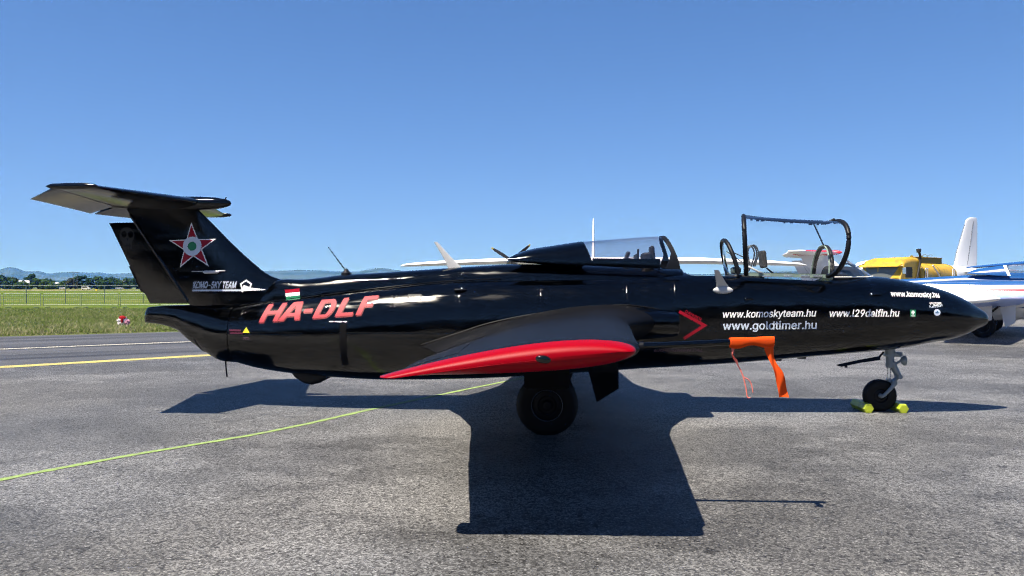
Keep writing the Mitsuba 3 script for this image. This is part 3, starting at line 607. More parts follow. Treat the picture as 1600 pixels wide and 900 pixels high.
def solidify(m, d):
    q = m.copy(); n = trimesh.Trimesh(m.vertices, m.faces, process=False).vertex_normals
    inner = trimesh.Trimesh(m.vertices - n * d, m.faces[:, ::-1], process=False)
    e = m.edges_sorted; import collections
    cnt = collections.Counter(map(tuple, e)); bnd = [tuple(x) for x in m.edges if cnt[tuple(sorted(x))] == 1]
    k = len(m.vertices); f = [[b, a, a + k] for a, b in bnd] + [[b, a + k, b + k] for a, b in bnd]
    return trimesh.Trimesh(np.vstack([m.vertices, inner.vertices]), np.vstack([m.faces, inner.faces + k, f]), process=False)
TH = np.linspace(0, np.pi, 41)
fr_u = lambda t: -2.455 - .15 * math.sin(t) ** 1.3            # front edge leans back to the crown
rcan = part('rear_canopy', solidify(cpatch(lambda t: -4.47 - .15 * abs(math.cos(t)) ** 2, lambda t: -3.515 - .13 * math.sin(t), TH, 22, .0), .012), 'black_paint_plain', label='black fairing of the rear canopy, slid back')
TG0 = .26
add('side_rail', solidify(cpatch(lambda t: -3.53, lambda t: -2.70, np.linspace(0, TG0, 8), 16, .0), .012), 'black_paint_plain', rcan, M=M1)
add('side_rail', solidify(cpatch(lambda t: -3.53, lambda t: -2.70, np.linspace(np.pi - TG0, np.pi, 8), 16, .0), .012), 'black_paint_plain', rcan, M=M1)
add('front_arch', solidify(cpatch(lambda t: fr_u(t) - .050 - .13 * max(0, 1 - min(t, np.pi - t) / .5) ** 1.2, lambda t: fr_u(t), TH, 6, .004), .030), 'frame_black', rcan, M=M1)
add('glass', cpatch(lambda t: -3.545 - .13 * math.sin(t), lambda t: fr_u(t) - .03, np.linspace(TG0 - .05, np.pi - TG0 + .05, 33), 22, -.006), 'tinted_glass', rcan, True, M=M1)
# headrest of the rear seat, seen through it
def seat(name, u, ztop, loops):
    zb_ = ztop - (.26 if loops else .06); k = part(name, rbox(.11, .40, zb_ - 1.10, (u, 0, (zb_ + 1.10) / 2), .03), 'seat_dark')
    add('headrest', rot(rbox(.055, .22, .22, (u + .07, 0, ztop - .09), .035), -6, [0, 1, 0], (u, 0, ztop)), 'seat_dark', k, M=M1)
    add('cushion', rbox(.42, .40, .10, (u + .28, 0, 1.22), .04), 'cockpit_green', k, M=M1)
    add('guide_rail', cat(*[tube([(u - .09, s * .12, 1.15), (u - .13, s * .12, zb_ - .02)], .018, 8) for s in (-1, 1)]), 'steel_tube', k, M=M1)
    if loops:
        for s in (-.10, -.02, .09):
            add('loop', tube(bez([(u - .12, s, 1.74), (u - .125, s, 1.95), (u - .10, s, 2.045), (u - .055, s, 2.068), (u - .015, s, 2.03), (u - .005, s, 1.93), (u - .04, s, 1.80)], 26), .009, 8), 'steel_tube', k, M=M1)
        add('harness', tube(bez([(u - .12, -.1, 1.80), (u - .02, -.14, 1.74), (u + .06, -.12, 1.70)], 10), .014, 8), 'pale_grey_paint', k, M=M1)
        add('harness', tube(bez([(u + .10, -.10, 1.78), (u + .16, -.10, 1.73), (u + .24, -.12, 1.685)], 10), .010, 8), 'frame_black', k, M=M1)
    return k
seat('seat', -1.46, 1.975, True); seat('seat', -2.83, 2.045, False)
part('mirror', cat(rbox(.02, .10, .15, (-2.93, 0, 1.96), .009), cyl((-2.93, 0, 1.93), (-3.07, 0, 1.915), .006), rot(rbox(.05, .12, .16, (-3.09, 0, 1.93), .02), 22, [0, 1, 0], (-3.09, 0, 1.9))), 'seat_dark')

# ------------------------------------------------------------------ front canopy, swung open towards the camera about its sill
def oarch(B, Tp, lean, th, bulge=.43):
    B, Tp = np.array(B), np.array(Tp); k = (1 - math.cos(th)) / 2
    return B * (1 - k) + Tp * k + bulge * abs(math.sin(th)) ** .85 * np.array([lean, -1, .03])
RB, RT, FB, FT = (-1.68, -.415, 1.70), (-1.715, -.44, 2.395), (-.745, -.405, 1.672), (-.665, -.43, 2.318)
TO = np.linspace(0, np.pi, 37)
ra = np.array([oarch(RB, RT, -.23, t) for t in TO]); fa = np.array([oarch(FB, FT, .10, t) for t in TO])
fcan = part('front_canopy', tube(ra, .027, 12), 'frame_black', label='black rear arch of the opened front canopy')
add('front_arch', tube(fa, .027, 12), 'frame_black', fcan, M=M1)
bow_rows = [[ra[j] * (1 - k) + fa[j] * k for j in range(1, 36)] for k in np.linspace(0, 1, 18)]
add('glass', sheet(bow_rows), 'canopy_glass', fcan, True, M=M1)
def rail(a, b, sy, sz, n=14, sag=.0):
    rs = []
    for k in np.linspace(0, 1, n):
        p = np.array(a) * (1 - k) + np.array(b) * k - np.array([0, 0, sag * 4 * k * (1 - k)]); rs.append(np.array([p + [0, y * sy, z * sz] for y, z in ((-1, -1), (1, -1), (1, 1), (-1, 1))]))
    return loft(rs)
add('upper_rail', rail(RT, (-.80, -.43, 2.315), .018, .019, sag=.014), 'frame_black', fcan, False, M=M1)
add('upper_rail_end', tube(bez([(-.82, -.43, 2.305), (-.74, -.44, 2.312), (-.672, -.46, 2.345)], 8), .022, 8), 'frame_black', fcan, M=M1)
add('lower_rail', rail(RB, FB, .022, .022), 'cockpit_green', fcan, False, M=M1)
for k, u in enumerate((-1.62, -1.55, -1.49, -1.24, -1.16, -.94, -.86)):
    zz = 2.395 + (u + 1.715) / .915 * (-.08) - .036; add('latch', rbox(.020 + .010 * (k % 3), .03, .026 + .008 * (k % 2), (u, -.43, zz + .008), .005), 'frame_black', fcan, False, M=M1)
for u in (-1.45, -1.2, -1.0, -.86): add('hinge', rbox(.10, .02, .018, (u, -.432, 1.672), .004), 'bare_metal', fcan, False, M=M1)
add('stay', tube([(-.905, -.43, 2.30), (-.655, -.02, 2.05)], .009, 8), 'frame_black', fcan, M=M1)
# windscreen: bow, glass, sill, glareshield
def warch(u, w, zb, zt, th, lean=0.0, e=.9): s, c = math.sin(th), math.cos(th); return (u + lean * s, -w * np.sign(c) * abs(c) ** e, zb + (zt - zb) * abs(s) ** .95)
bowp = [warch(-.665, .345, 1.655, 2.045, t, .022) for t in TH]
ws = part('windscreen', tube(bowp, .023, 12), 'frame_black', label='black bow of the windscreen')
bow2 = [warch(-.700, .335, 1.655, 2.055, t, .03) for t in TH]
add('bow_seal', tube(bow2, .010, 8), 'cockpit_green', ws, M=M1)
gw = [[warch(-.645 + .565 * k, .345 * (1 - k ** 2.2) + .012, 1.655, 2.045 - (2.045 - 1.672) * k - .0, t) for t in TH] for k in np.linspace(0, 1, 20)]
gw = [[(x, y, max(z, float(bt(x)) - .03 if abs(y) < .2 else z)) for x, y, z in r] for r in gw]
add('glass', sheet(gw), 'canopy_glass', ws, True, M=M1)
ed_ = np.array([g[0] for g in gw] + [g[-1] for g in gw[::-1]]); ed_[:, 2] = np.array([max(1.655, float(bt(x)) - .5 * y * y / .3 - .004) for x, y in ed_[:, :2]]) + .004
ed_[:, 1] *= 1.015
add('sill_seal', tube(ed_, .010, 8), 'sealant_pale', ws, M=M1)
gs = []
for k in np.linspace(0, 1, 10): gs.append(sering(-.60 + .42 * k, 1.70 + .105 * math.sqrt(max(0, 1 - k ** 2.5)) , 1.50, .27 * math.sqrt(max(0.02, 1 - k ** 2)), 2.4, 32))
add('glareshield', loft(gs), 'seat_dark', ws, M=M1)
add('sight', cat(rbox(.035, .06, .05, (-.30, 0, 1.795), .01), cyl((-.30, 0, 1.79), (-.30, 0, 1.70), .012), tube([(-.30, 0, 1.80), (-.36, .01, 1.83), (-.41, .02, 1.83)], .012, 8)), 'steel_tube', ws, M=M1)
add('grab_handle', tube(bez([(-.69, -.12, 2.03), (-.64, -.16, 1.97), (-.63, -.18, 1.88), (-.655, -.18, 1.86)], 12), .010, 8), 'frame_black', ws, M=M1)
# inner windscreen of the rear cockpit
rwp = [warch(-1.745, .325, 1.70, 2.135, t, -.115, .85) for t in TH]
rws = part('inner_windscreen', tube(rwp, .026, 12), 'frame_black', label='small framed inner windscreen of the rear cockpit')
add('glass', sheet([[(p[0] + 0, p[1] * k, 1.70 + (p[2] - 1.70) * k) for p in rwp] for k in np.linspace(.02, 1, 10)]), 'canopy_glass', rws, True, M=M1)
add('brace', tube([(-1.80, -.20, 1.98), (-1.66, -.30, 1.90)], .007, 6), 'steel_tube', rws, M=M1)
add('brace', tube([(-1.80, .10, 2.0), (-1.62, .05, 1.86)], .006, 6), 'steel_tube', rws, M=M1)
add('instrument_hood', cat(rbox(.10, .20, .09, (-1.70, .05, 1.755), .03), rbox(.05, .05, .05, (-1.72, -.10, 1.76), .012)), 'steel_tube', rws, M=M1)
hz_ = rbox(.55, .62, .10, (-1.98, 0, 1.640), .02)
part('cockpit_coaming', rbox(.20, .60, .08, (-1.70, 0, 1.66), .03), 'seat_dark')

# ------------------------------------------------------------------ undercarriage
def wheel_parts(parent, c, r, w, rimr, M, hubm='gear_grey'):
    prof = [(rimr, -w * .42), (r * .80, -w * .5), (r * .93, -w * .40), (r, -w * .18), (r, w * .18), (r * .93, w * .40), (r * .80, w * .5), (rimr, w * .42)]
    k = add('wheel', lathe([(.001, -w * .22), (rimr * .55, -w * .24), (rimr * .62, -w * .34), (rimr * .9, -w * .30), (rimr, -w * .44), (rimr + .004, 0), (rimr, w * .44), (rimr * .9, w * .30), (.001, w * .25)], 36, 'y', c), 'frame_black', parent, 30, M=M)
    add('tyre', lathe(prof + [prof[0]], 48, 'y', c, False), 'tyre_rubber', k, 40, M=M)
    add('hub', lathe([(.001, -w * .62), (rimr * .26, -w * .60), (rimr * .34, -w * .40), (rimr * .34, 0), (.001, 0)], 20, 'y', c), hubm, k, 30, M=M)
ng = part('nose_gear', cat(lathe([(.001, .545), (.046, .545), (.052, .565), (.052, .60), (.048, .61), (.048, .715), (.055, .725), (.055, .80), (.001, .80)], 24, 'z', (.130, 0, 0)), cyl((.13, 0, .70), (.13, 0, 1.0), .06)), 'gear_grey', label='pale grey nose undercarriage leg', M=MN)
add('piston', cyl((.118, 0, .56), (.118, 0, .40), .022), 'bare_metal', ng, M=MN)
add('bracket', cat(rbox(.16, .09, .045, (.17, 0, .705), .012), rbox(.07, .08, .05, (.235, 0, .715), .014), cyl((.16, -.05, .735), (.24, -.05, .69), .014), cyl((.09, -.055, .70), (.09, .055, .70), .02)), 'gear_grey', ng, M=MN)
add('torque_link', cat(tube([(.155, -.03, .62), (.19, -.035, .52), (.232, -.04, .445)], [.026, .03, .024], 10), tube([(.155, .03, .62), (.19, .035, .52), (.232, .04, .445)], [.026, .03, .024], 10), cyl((.232, -.065, .437), (.232, .065, .437), .026), tube([(.232, 0, .437), (.18, 0, .385), (.14, 0, .36)], [.022, .028, .03], 10), cyl((.118, -.04, .395), (.118, .04, .395), .022)), 'gear_grey', ng, M=MN)
add('fork', cat(cyl((.150, -.095, .362), (.150, .095, .362), .030), tube([(.150, -.09, .362), (.10, -.092, .295), (.015, -.090, .205)], [.028, .022, .020], 12), tube([(.150, .09, .362), (.10, .092, .295), (.015, .090, .205)], [.028, .022, .020], 12), cyl((.005, -.10, .20), (.005, .10, .20), .016)), 'gear_grey', ng, M=MN)
wheel_parts(ng, (.003, 0, .20), .20, .125, .085, MN)
lm = add('taxi_lamp', cat(lathe([(.001, .245), (.022, .245), (.045, .262), (.062, .285), (.064, .297), (.058, .297), (.001, .292)], 28, 'x', (0, -.03, .638)), cyl((.19, -.03, .60), (.25, -.03, .635), .014)), 'gear_grey', ng, M=MN)
nd = np.array([(-.05, .70), (-.30, .655), (-.575, .598), (-.585, .588), (-.53, .572), (-.30, .62), (-.05, .655)])
dpl = trimesh.creation.extrude_polygon(Polygon(nd), .014, engine='earcut'); dpl = trimesh.Trimesh(np.stack([dpl.vertices[:, 0], -.13 - dpl.vertices[:, 2] - .5 * (.70 - dpl.vertices[:, 1]), dpl.vertices[:, 1]], 1), dpl.faces)
part('nose_gear_door', cat(dpl, rbox(.03, .03, .03, (-.47, -.19, .575), .008), cyl((-.05, -.13, .69), (.03, -.05, .74), .012)), 'frame_black', smooth=False, M=MN)
def main_gear(s):
    ms = (lambda m: m) if s < 0 else mirror
    k = part('main_gear', ms(cat(cyl((-3.80, -1.66, 1.02), (-3.86, -1.65, .50), .055), cyl((-3.86, -1.65, .52), (-3.90, -1.64, .33), .036), cyl((-3.90, -1.60, .31), (-3.94, -1.82, .31), .026), tube([(-3.75, -1.62, .62), (-3.68, -1.62, .46), (-3.86, -1.64, .34)], .022, 8))), 'frame_black', M=MW)
    add('strut', ms(tube([(-3.45, -1.60, 1.0), (-3.86, -1.64, .62)], .028, 10)), 'frame_black', k, M=MW)
    wheel_parts(k, (-3.94, s * 1.73, .31), .31, .17, .155, MW, 'frame_black')
    add('rim_ring', lathe([(.150, -.082), (.158, -.084), (.160, -.078), (.150, -.076), (.150, -.082)], 40, 'y', (-3.94, s * 1.73, .31), False), 'steel_tube', k, M=MW)
    d1 = Polygon([(-3.20, 1.00), (-3.20, .43), (-3.43, .285), (-3.50, .55), (-3.62, 1.0)]); e = trimesh.creation.extrude_polygon(d1, .015, engine='earcut')
    part('main_gear_door', ms(trimesh.Trimesh(np.stack([e.vertices[:, 0], -1.33 + e.vertices[:, 2] * 1 - .1 * (1 - e.vertices[:, 1]), e.vertices[:, 1]], 1), e.faces)), 'black_paint_plain', smooth=False, M=MW)
    d2 = sbox(-4.16, .50, -3.72, .98).buffer(-.03).buffer(.03); e = trimesh.creation.extrude_polygon(d2, .014, engine='earcut')
    part('leg_door', ms(trimesh.Trimesh(np.stack([e.vertices[:, 0], -1.93 - e.vertices[:, 2] - .04 * (1 - e.vertices[:, 1]), e.vertices[:, 1]], 1), e.faces)), 'wing_black_paint', smooth=False, M=MW)
main_gear(-1); main_gear(1)
# belly aerials
for u in (-1.22, -.93): part('belly_fitting', rbox(.10, .05, .03, (u, -.05, float(bb(u)) - .008), .01), 'frame_black')

# ------------------------------------------------------------------ things at the jet: pitot cover, chocks
mat('orange_cloth', {'type': 'principledthin', 'base_color': rgb(0.72, 0.085, 0.015), 'roughness': 0.7, 'diff_trans': 0.7, 'spec_trans': 0.0})
mat('pink_cord', two(pr((0.62, 0.16, 0.13), 0.7, 0.3)))
pc = thing('pitot_cover', 'bright orange cloth cover with hanging ribbon on the pitot tube', 'cover')
def rb(x, y, dv=0.0): return (-2.706 + (x - 1136) / 243.8, -4.41 + dv, 1.136 - (y - 534) / 240.0)
rs = []
for k in np.linspace(0, 1, 16):
    x = 1135 + 68 * k; a = np.linspace(0, 2 * np.pi, 22, endpoint=False); q = rb(x, 532.0 - 2.5 * k); sag = .010 * math.sin(3 * k * 3.1) + .006
    hh = np.where(np.sin(a) < 0, .036 + sag, .022 + .002 * math.sin(9 * k)); rs.append(np.stack([np.full(22, q[0]), q[1] + .024 * np.cos(a), q[2] + hh * np.sin(a)], 1))
add('sleeve', loft(rs), 'orange_cloth', pc, 50, M=MW)
def ribbon(pts, n=26, fold=.012, seed=0):
    P = np.array(pts, float); t = np.linspace(0, 1, len(P)); tt = np.linspace(0, 1, n); L, R, Yy = (PI(t, P[:, k])(tt) for k in (0, 1, 2)); rows = []
    for k in range(n):
        w = np.linspace(0, 1, 6); x = L[k] + (R[k] - L[k]) * w; y = np.full(6, Yy[k])
        dv = fold * np.sin(tt[k] * 9 + seed) + .010 * np.sin(w * 5 + tt[k] * 12); rows.append(np.array([rb(a, b, d) for a, b, d in zip(x, y, dv)]))
    return sheet(rows)
add('ribbon', ribbon([(1187.5, 1202.5, 537), (1192, 1204, 551), (1197.5, 1207, 565), (1202.5, 1215, 578), (1207, 1221, 594), (1209.5, 1224, 606), (1211, 1226, 618)]), 'orange_cloth', pc, True, M=MW)
add('cord', cat(ribbon([(1137, 1142, 540), (1139, 1143, 547), (1138, 1140.5, 554), (1143, 1147, 562), (1147.5, 1150, 570), (1151.5, 1153.5, 578)], fold=.006), tube(bez([rb(*q) for q in [(1152, 577), (1157, 590), (1160, 603), (1161.5, 613), (1162.5, 618), (1167, 619.5)]], 20), .0042, 6), tube(bez([rb(*q) for q in [(1155, 583), (1158, 588), (1163, 590.5), (1168, 597), (1171, 611)]], 16), .0038, 6)), 'pink_cord', pc, True, M=MW)
def chock_color(p, n, uv):
    k = fbm(p.x * 14, p.y * 14, p.z * 14, 4)
    return mix((0.27, 0.33, 0.02), (0.17, 0.21, 0.03), smoothstep(0.5, 0.72, k))
mat('chock_yellow', two(pr(proc(chock_color), 0.42, 0.45)))
def chock(u, lab):
    k = thing('wheel_chock', lab, 'wheel chock', 'chocks at the nose wheel')
    a = np.linspace(0, 2 * np.pi, 6, endpoint=False); r = .064; rings = []
    for v, q in ((-.17, .80), (-.162, .95), (-.15, 1.0), (.25, 1.0), (.262, .95), (.27, .8)): rings.append(np.stack([u + q * r * np.cos(a), np.full(6, v), .056 + q * r * np.sin(a)], 1))
    add('bar', loft(rings), 'chock_yellow', k, False, M=MW)
    add('end_plate', cyl((u, -.172, .056), (u, -.167, .056), .034, n=16), 'chock_yellow', k, 20, M=MW)
chock(-.185, 'yellow wheel chock behind the nose wheel'); chock(.215, 'yellow wheel chock in front of the nose wheel')
# ------------------------------------------------------------------ second jet of the same kind, white with a blue back, beyond the nose at the right
X2, D2, YAW2, K2 = 18.3, 21.3, .622, 1.055
M2 = frame(X2, D2, YAW2, K2)
def livery(p, n, uv):
    u, v = local(p, X2, D2, YAW2); u, v, z = u / K2, v / K2, p.z / K2
    edge = 1.475 - 0.028 * (u + 4.0)
    blue = smoothstep(-0.006, 0.006, z - edge)
    c = mix((0.66, 0.67, 0.69), (0.008, 0.060, 0.20), blue)
    red = smoothstep(0.034, 0.028, dr.abs(z - (1.345 - 0.012 * (u + 4.0))))
    c = mix(c, (0.55, 0.03, 0.05), red)
    w = smoothstep(0.05, 0.035, dr.abs(z - (0.86 - 0.02 * (u + 3))))
    return mix(c, (0.03, 0.10, 0.32), w) * (0.92 + 0.16 * fbm(u * 3, v * 3, z * 4, 3))
def tail_livery(p, n, uv):
    u, v = local(p, X2, D2, YAW2); u, v, z = u / K2, v / K2, p.z / K2
    c = mix((0.60, 0.61, 0.64), (0.50, 0.02, 0.035), smoothstep(0.006, -0.006, dr.abs(z - 1.42 - 0.01 * (u + 8.5)) - 0.055 - 0.03 * (-8.4 - u)))
    hinge = smoothstep(0.016, 0.008, dr.abs(u - (-8.72 - (z - 1.344) * .62)))
    c = mix(c, (0.25, 0.25, 0.27), hinge * 0.8)
    d = dr.sqrt(dr.square(u + 8.32) + dr.square(z - 1.83))
    c = mix(c, (0.42, 0.12, 0.18), smoothstep(0.205, 0.195, d)); c = mix(c, (0.55, 0.50, 0.55), smoothstep(0.115, 0.105, dr.sqrt(dr.square(u + 8.29) + dr.square(z - 1.88))))
    return c
def wing_livery(p, n, uv):
    u, v = local(p, X2, D2, YAW2); u, v = u / K2, v / K2
    return mix((0.66, 0.67, 0.69), (0.22, 0.30, 0.60), smoothstep(-1.2, -1.22, v) * smoothstep(-5.12, -5.10, v))
mat('jet_livery', two(pr(proc(livery), 0.28, 0.5, coat=0.5))); mat('tail_livery', two(pr(proc(tail_livery), 0.32, 0.5, coat=0.4))); mat('wing_livery', two(pr(proc(wing_livery), 0.3, 0.5, coat=0.4)))
def stab_livery(p, n, uv): return mix((0.56, 0.57, 0.58), (0.50, 0.012, 0.03), smoothstep(-0.006, 0.002, p.z / K2 - 2.572))
mat('tailplane_livery', two(pr(proc(stab_livery), 0.3, 0.5, coat=0.4)))
mat('livery_red', two(pr((0.50, 0.012, 0.03), 0.3, 0.5, coat=0.5))); mat('livery_blue', two(pr((0.008, 0.060, 0.20), 0.3, 0.5, coat=0.5))); mat('livery_white', two(pr((0.66, 0.67, 0.69), 0.35, 0.5)))
JET2 = thing('jet_airplane', 'white jet with blue back, red stripe and emblem on its tail, beyond the black nose', 'airplane')
look2 = {'fuselage': 'jet_livery', 'dorsal_spine': 'livery_blue', 'tail_cone': 'jet_livery', 'fin': 'tail_livery', 'rudder': 'tail_livery', 'bullet_fairing': 'livery_red', 'tailplane': 'tailplane_livery', 'elevator': 'livery_white', 'wing': 'wing_livery', 'wing_tip': 'wing_livery', 'tip_root': 'wing_livery', 'flap': 'livery_white', 'aileron': 'livery_white', 'intake': 'jet_livery', 'rear_canopy': 'livery_blue', 'exhaust_nozzle': 'frame_black'}
def recast(key):
    n = key[len(JET) + 2:]; base = '__'.join(x if not x[-3:].isdigit() else x[:-4] for x in n.split('__'))
    if base in look2: b = look2[base]
    elif base.startswith(('main_gear', 'leg_door', 'nose_gear', 'tip_weight')): b = {'wing_black_paint': 'livery_white', 'black_paint_plain': 'livery_white'}.get(scene[key]['bsdf']['id'], scene[key]['bsdf']['id'])
    elif base.startswith('rear_canopy'): b = {'black_paint_plain': 'livery_blue', 'frame_black': 'livery_white'}.get(scene[key]['bsdf']['id'], scene[key]['bsdf']['id'])
    elif base.startswith(('windscreen', 'cockpit_tub', 'seat', 'intake')): b = scene[key]['bsdf']['id']
    else: return
    d = {**scene[key], 'bsdf': {'type': 'ref', 'id': b}, 'to_world': M2}; scene[JET2 + '__' + n] = d
for key in [k for k in scene if k.startswith(JET + '__')]: recast(key)
wb = [cpatch(lambda t: -3.52 - .13 * math.sin(t), lambda t: -3.44 - .13 * math.sin(t), TH, 3, .006)]
scene[JET2 + '__rear_canopy__glass_band'] = mikit.ply(true_length(wb[0]), 'livery_white', smooth=True, to_world=M2)
# ------------------------------------------------------------------ other aircraft parked beyond
mat('plane_white', two(pr((0.64, 0.65, 0.67), 0.35, 0.5, coat=0.4)))
mat('plane_blue', two(pr((0.008, 0.055, 0.20), 0.32, 0.5, coat=0.4)))
mat('blade_black', two(pr((0.012, 0.012, 0.014), 0.45, 0.4)))
mat('blade_tip_yellow', two(pr((0.50, 0.34, 0.03), 0.45, 0.4)))
mat('window_dark', two(gloss_paint((0.006, 0.008, 0.010), 0.05, 1.5)))
mat('panel_gap', two(pr((0.10, 0.10, 0.12), 0.6, 0.3)))
def pose(x, y, deg, k=1.0, roll=0.0): return T().translate([x, y, 0]) @ T().rotate([0, 0, 1], deg) @ T().rotate([1, 0, 0], roll) @ T().scale([k, k, k])
def propeller(parent, c, R, angles, M, tips=True):
    """blades in the y-z plane, axis along x (the plane's nose points to +x)"""
    for a in angles:
        rs = []; rt_ = []
        for k in np.linspace(.08, 1, 12):
            w = .085 * math.sin(math.pi * min(1, .25 + .72 * k)) ** .6 * R / .95; tw = math.radians(55 - 35 * k); q = np.linspace(0, 2 * np.pi, 12, endpoint=False)
            along = np.array([0, math.cos(a), math.sin(a)]); across = np.array([0, -math.sin(a), math.cos(a)]) * math.cos(tw) + np.array([1, 0, 0]) * math.sin(tw); nn = np.cross(along, across)
            rr = np.array(c) + along * R * k + np.outer(np.cos(q) * w, across) + np.outer(np.sin(q) * .012, nn)
            if k > .87 and tips: rt_.append(rr)
            if k <= .93: rs.append(rr)
        b = add('propeller_blade', loft(rs), 'blade_black', parent, 40, M=M)
        if tips and len(rt_) > 1: add('tip_band', loft([r.mean(0) + (r - r.mean(0)) * 1.03 for r in rt_]), 'blade_tip_yellow', b, 40, M=M)
def lifting(st, N=26):
    """rows (y, x leading, x trailing, z, thickness) of a flying surface with the nose along +x"""
    return loft([np.stack([wing_ring(0, a, b, z, z, t, .01, N=N)[:, 0], np.full(2 * N, y), wing_ring(0, a, b, z, z, t, .01, N=N)[:, 2]], 1) for y, a, b, z, t in st])
def finmesh(st, N=20):
    rs = []
    for z, a, b, t in st:
        x = foil(N); yy = naca(x, t) * (a - b); up = np.stack([a - x * (a - b), yy, np.full(N, z)], 1); rs.append(np.vstack([up, (up * [1, -1, 1])[::-1]]))
    return loft(rs)
def hull(st, n=2.2, N=40):
    return loft([sering(x, zt, zb, w, n, N) for x, zt, zb, w in st])
# white high-wing aircraft facing the apron, edge-on fin above it
MT = pose(2.80, 24.0, -93.0)
tw = thing('propeller_airplane', 'white high-wing aircraft seen head-on behind the black jet, thin fin above its wing', 'airplane')
add('fuselage', hull([(2.9, 1.55, 1.25, .1), (2.6, 1.72, 1.02, .35), (1.8, 1.9, .85, .52), (1.0, 2.22, .82, .58), (-.5, 2.24, .84, .58), (-2.2, 2.05, 1.05, .42), (-4.2, 1.92, 1.45, .2), (-5.6, 1.86, 1.6, .08)]), 'plane_white', tw, M=MT)
add('windscreen', hull([(1.82, 1.93, 1.80, .30), (1.4, 2.12, 1.82, .47), (1.05, 2.215, 1.86, .53), (.95, 2.215, 1.9, .53)]), 'window_dark', tw, M=MT)
hw = [(0, .85, -.85, 2.31, .13), (3.0, .82, -.78, 2.30, .125), (5.2, .66, -.60, 2.235, .12), (6.1, .52, -.48, 2.19, .11), (6.34, .30, -.34, 2.17, .06)]
add('wing', lifting([(-y, a, b, z, t) for y, a, b, z, t in hw[:0:-1]] + hw), 'plane_white', tw, M=MT)
sp0 = add('spinner', lathe([(.002, 3.12), (.08, 3.02), (.13, 2.90)], 18, 'x', (0, 0, 1.42)), 'blade_black', tw, M=MT)
propeller(sp0, (2.98, 0, 1.42), .90, (0.06, 3.20), MT)
fz = [(1.8, -3.9, -5.75, .10), (2.4, -4.35, -5.70, .10), (3.3, -4.75, -5.62, .10), (4.05, -5.05, -5.55, .10), (4.17, -5.2, -5.5, .06)]
add('fin', finmesh(fz), 'plane_white', tw, M=MT @ T().rotate([1, 0, 0], -1.0))
add('tailplane', lifting([(-1.9, -4.95, -5.6, 1.95, .09), (0, -4.6, -5.7, 1.95, .1), (1.9, -4.95, -5.6, 1.95, .09)]), 'plane_white', tw, M=MT)
for y_, x_ in ((-1.05, -.1), (1.05, -.1), (0, 2.1)):
    g = add('gear_leg', cyl((x_, y_ * .5, .95), (x_, y_, .28), .05), 'gear_grey', tw, M=MT)
    add('wheel', lathe([(.001, -.09), (.20, -.09), (.27, -.05), (.28, 0), (.27, .05), (.20, .09), (.001, .09)], 28, 'y', (x_, y_, .28)), 'tyre_rubber', g, M=MT)

# low pylon-engined aircraft right behind the black jet: only its propeller rises above the spine
MP = pose(0.0, 17.6, -90)
py_ = thing('propeller_airplane', 'aircraft hidden behind the black jet, only its yellow-tipped propeller blades showing', 'airplane')
add('fuselage', hull([(2.4, .95, .70, .1), (2.0, 1.15, .5, .35), (.8, 1.38, .42, .48), (-.6, 1.36, .45, .46), (-2.4, 1.15, .65, .25), (-4.2, 1.05, .85, .08)]), 'plane_white', py_, M=MP)
add('pylon', loft([np.array([(x, y * .06, z) for x, y in ((-.5, -1), (.3, -1), (.3, 1), (-.5, 1))]) for z in (1.3, 2.0)]), 'plane_white', py_, False, M=MP)
pod = add('engine_pod', hull([(.50, 2.12, 2.06, .03), (.35, 2.15, 2.0, .08), (0, 2.155, 1.92, .13), (-.6, 2.14, 1.95, .10), (-.8, 2.08, 2.0, .04)]), 'blade_black', py_, M=MP)
propeller(pod, (.48, 0, 2.09), .55, (2.58, .72, 4.75), MP)
add('wing', lifting([(-3.6, .35, -.45, 1.30, .11), (0, .5, -.6, 1.18, .13), (3.6, .35, -.45, 1.30, .11)]), 'plane_white', py_, M=MP)
add('fin', finmesh([(1.0, -3.3, -4.2, .09), (1.62, -3.8, -4.25, .09), (1.66, -3.95, -4.2, .05)]), 'plane_white', py_, M=MP)
for y_, x_ in ((-.8, -.2), (.8, -.2), (0, 1.7)):
    g = add('gear_leg', cyl((x_, y_ * .5, .6), (x_, y_, .2), .03), 'gear_grey', py_, M=MP)
    add('wheel', lathe([(.001, -.06), (.14, -.06), (.19, -.03), (.20, 0), (.19, .03), (.14, .06), (.001, .06)], 24, 'y', (x_, y_, .20)), 'tyre_rubber', g, M=MP)

# big white transport beyond the tanker: nose dome with a dark blade at the left, tall fin at the right
MB = pose(21.0, 46.0, 205.0)
tb = thing('propeller_airplane', 'white transport behind the yellow truck, tall fin to its right', 'airplane')
add('fuselage', hull([(0, 2.70, 2.2, .20), (-.06, 2.86, 1.95, .40), (-.25, 3.02, 1.7, .56), (-.8, 3.12, 1.45, .70), (-1.6, 3.14, 1.3, .80), (-3, 3.10, 1.1, .95), (-6.5, 3.0, 1.1, .95), (-8.6, 2.9, 1.5, .6), (-11.0, 2.8, 2.2, .16)], N=44), 'plane_white', tb, M=MB)
add('side_window', cat(*[move(rbox(.34, .03, .36, (0, 0, 0), .01), (x, .955, 2.35)) for x in (-3.6,)]), 'window_dark', tb, M=MB)
for x_ in (-4.5, -5.4, -6.3, -7.2): add('side_window', rbox(.34, .03, .36, (x_, .955, 2.35), .01), 'window_dark', tb, M=MB)
sp_ = add('spinner', lathe([(.002, .42), (.08, .34), (.14, .18), (.16, .02), (.10, -.02)], 20, 'x', (0, 0, 2.40)), 'blade_black', tb, M=MB)
propeller(tb, (.18, 0, 2.62), .92, (2.43, 2.43 + 2.094, 2.43 + 4.189), MB, tips=False)
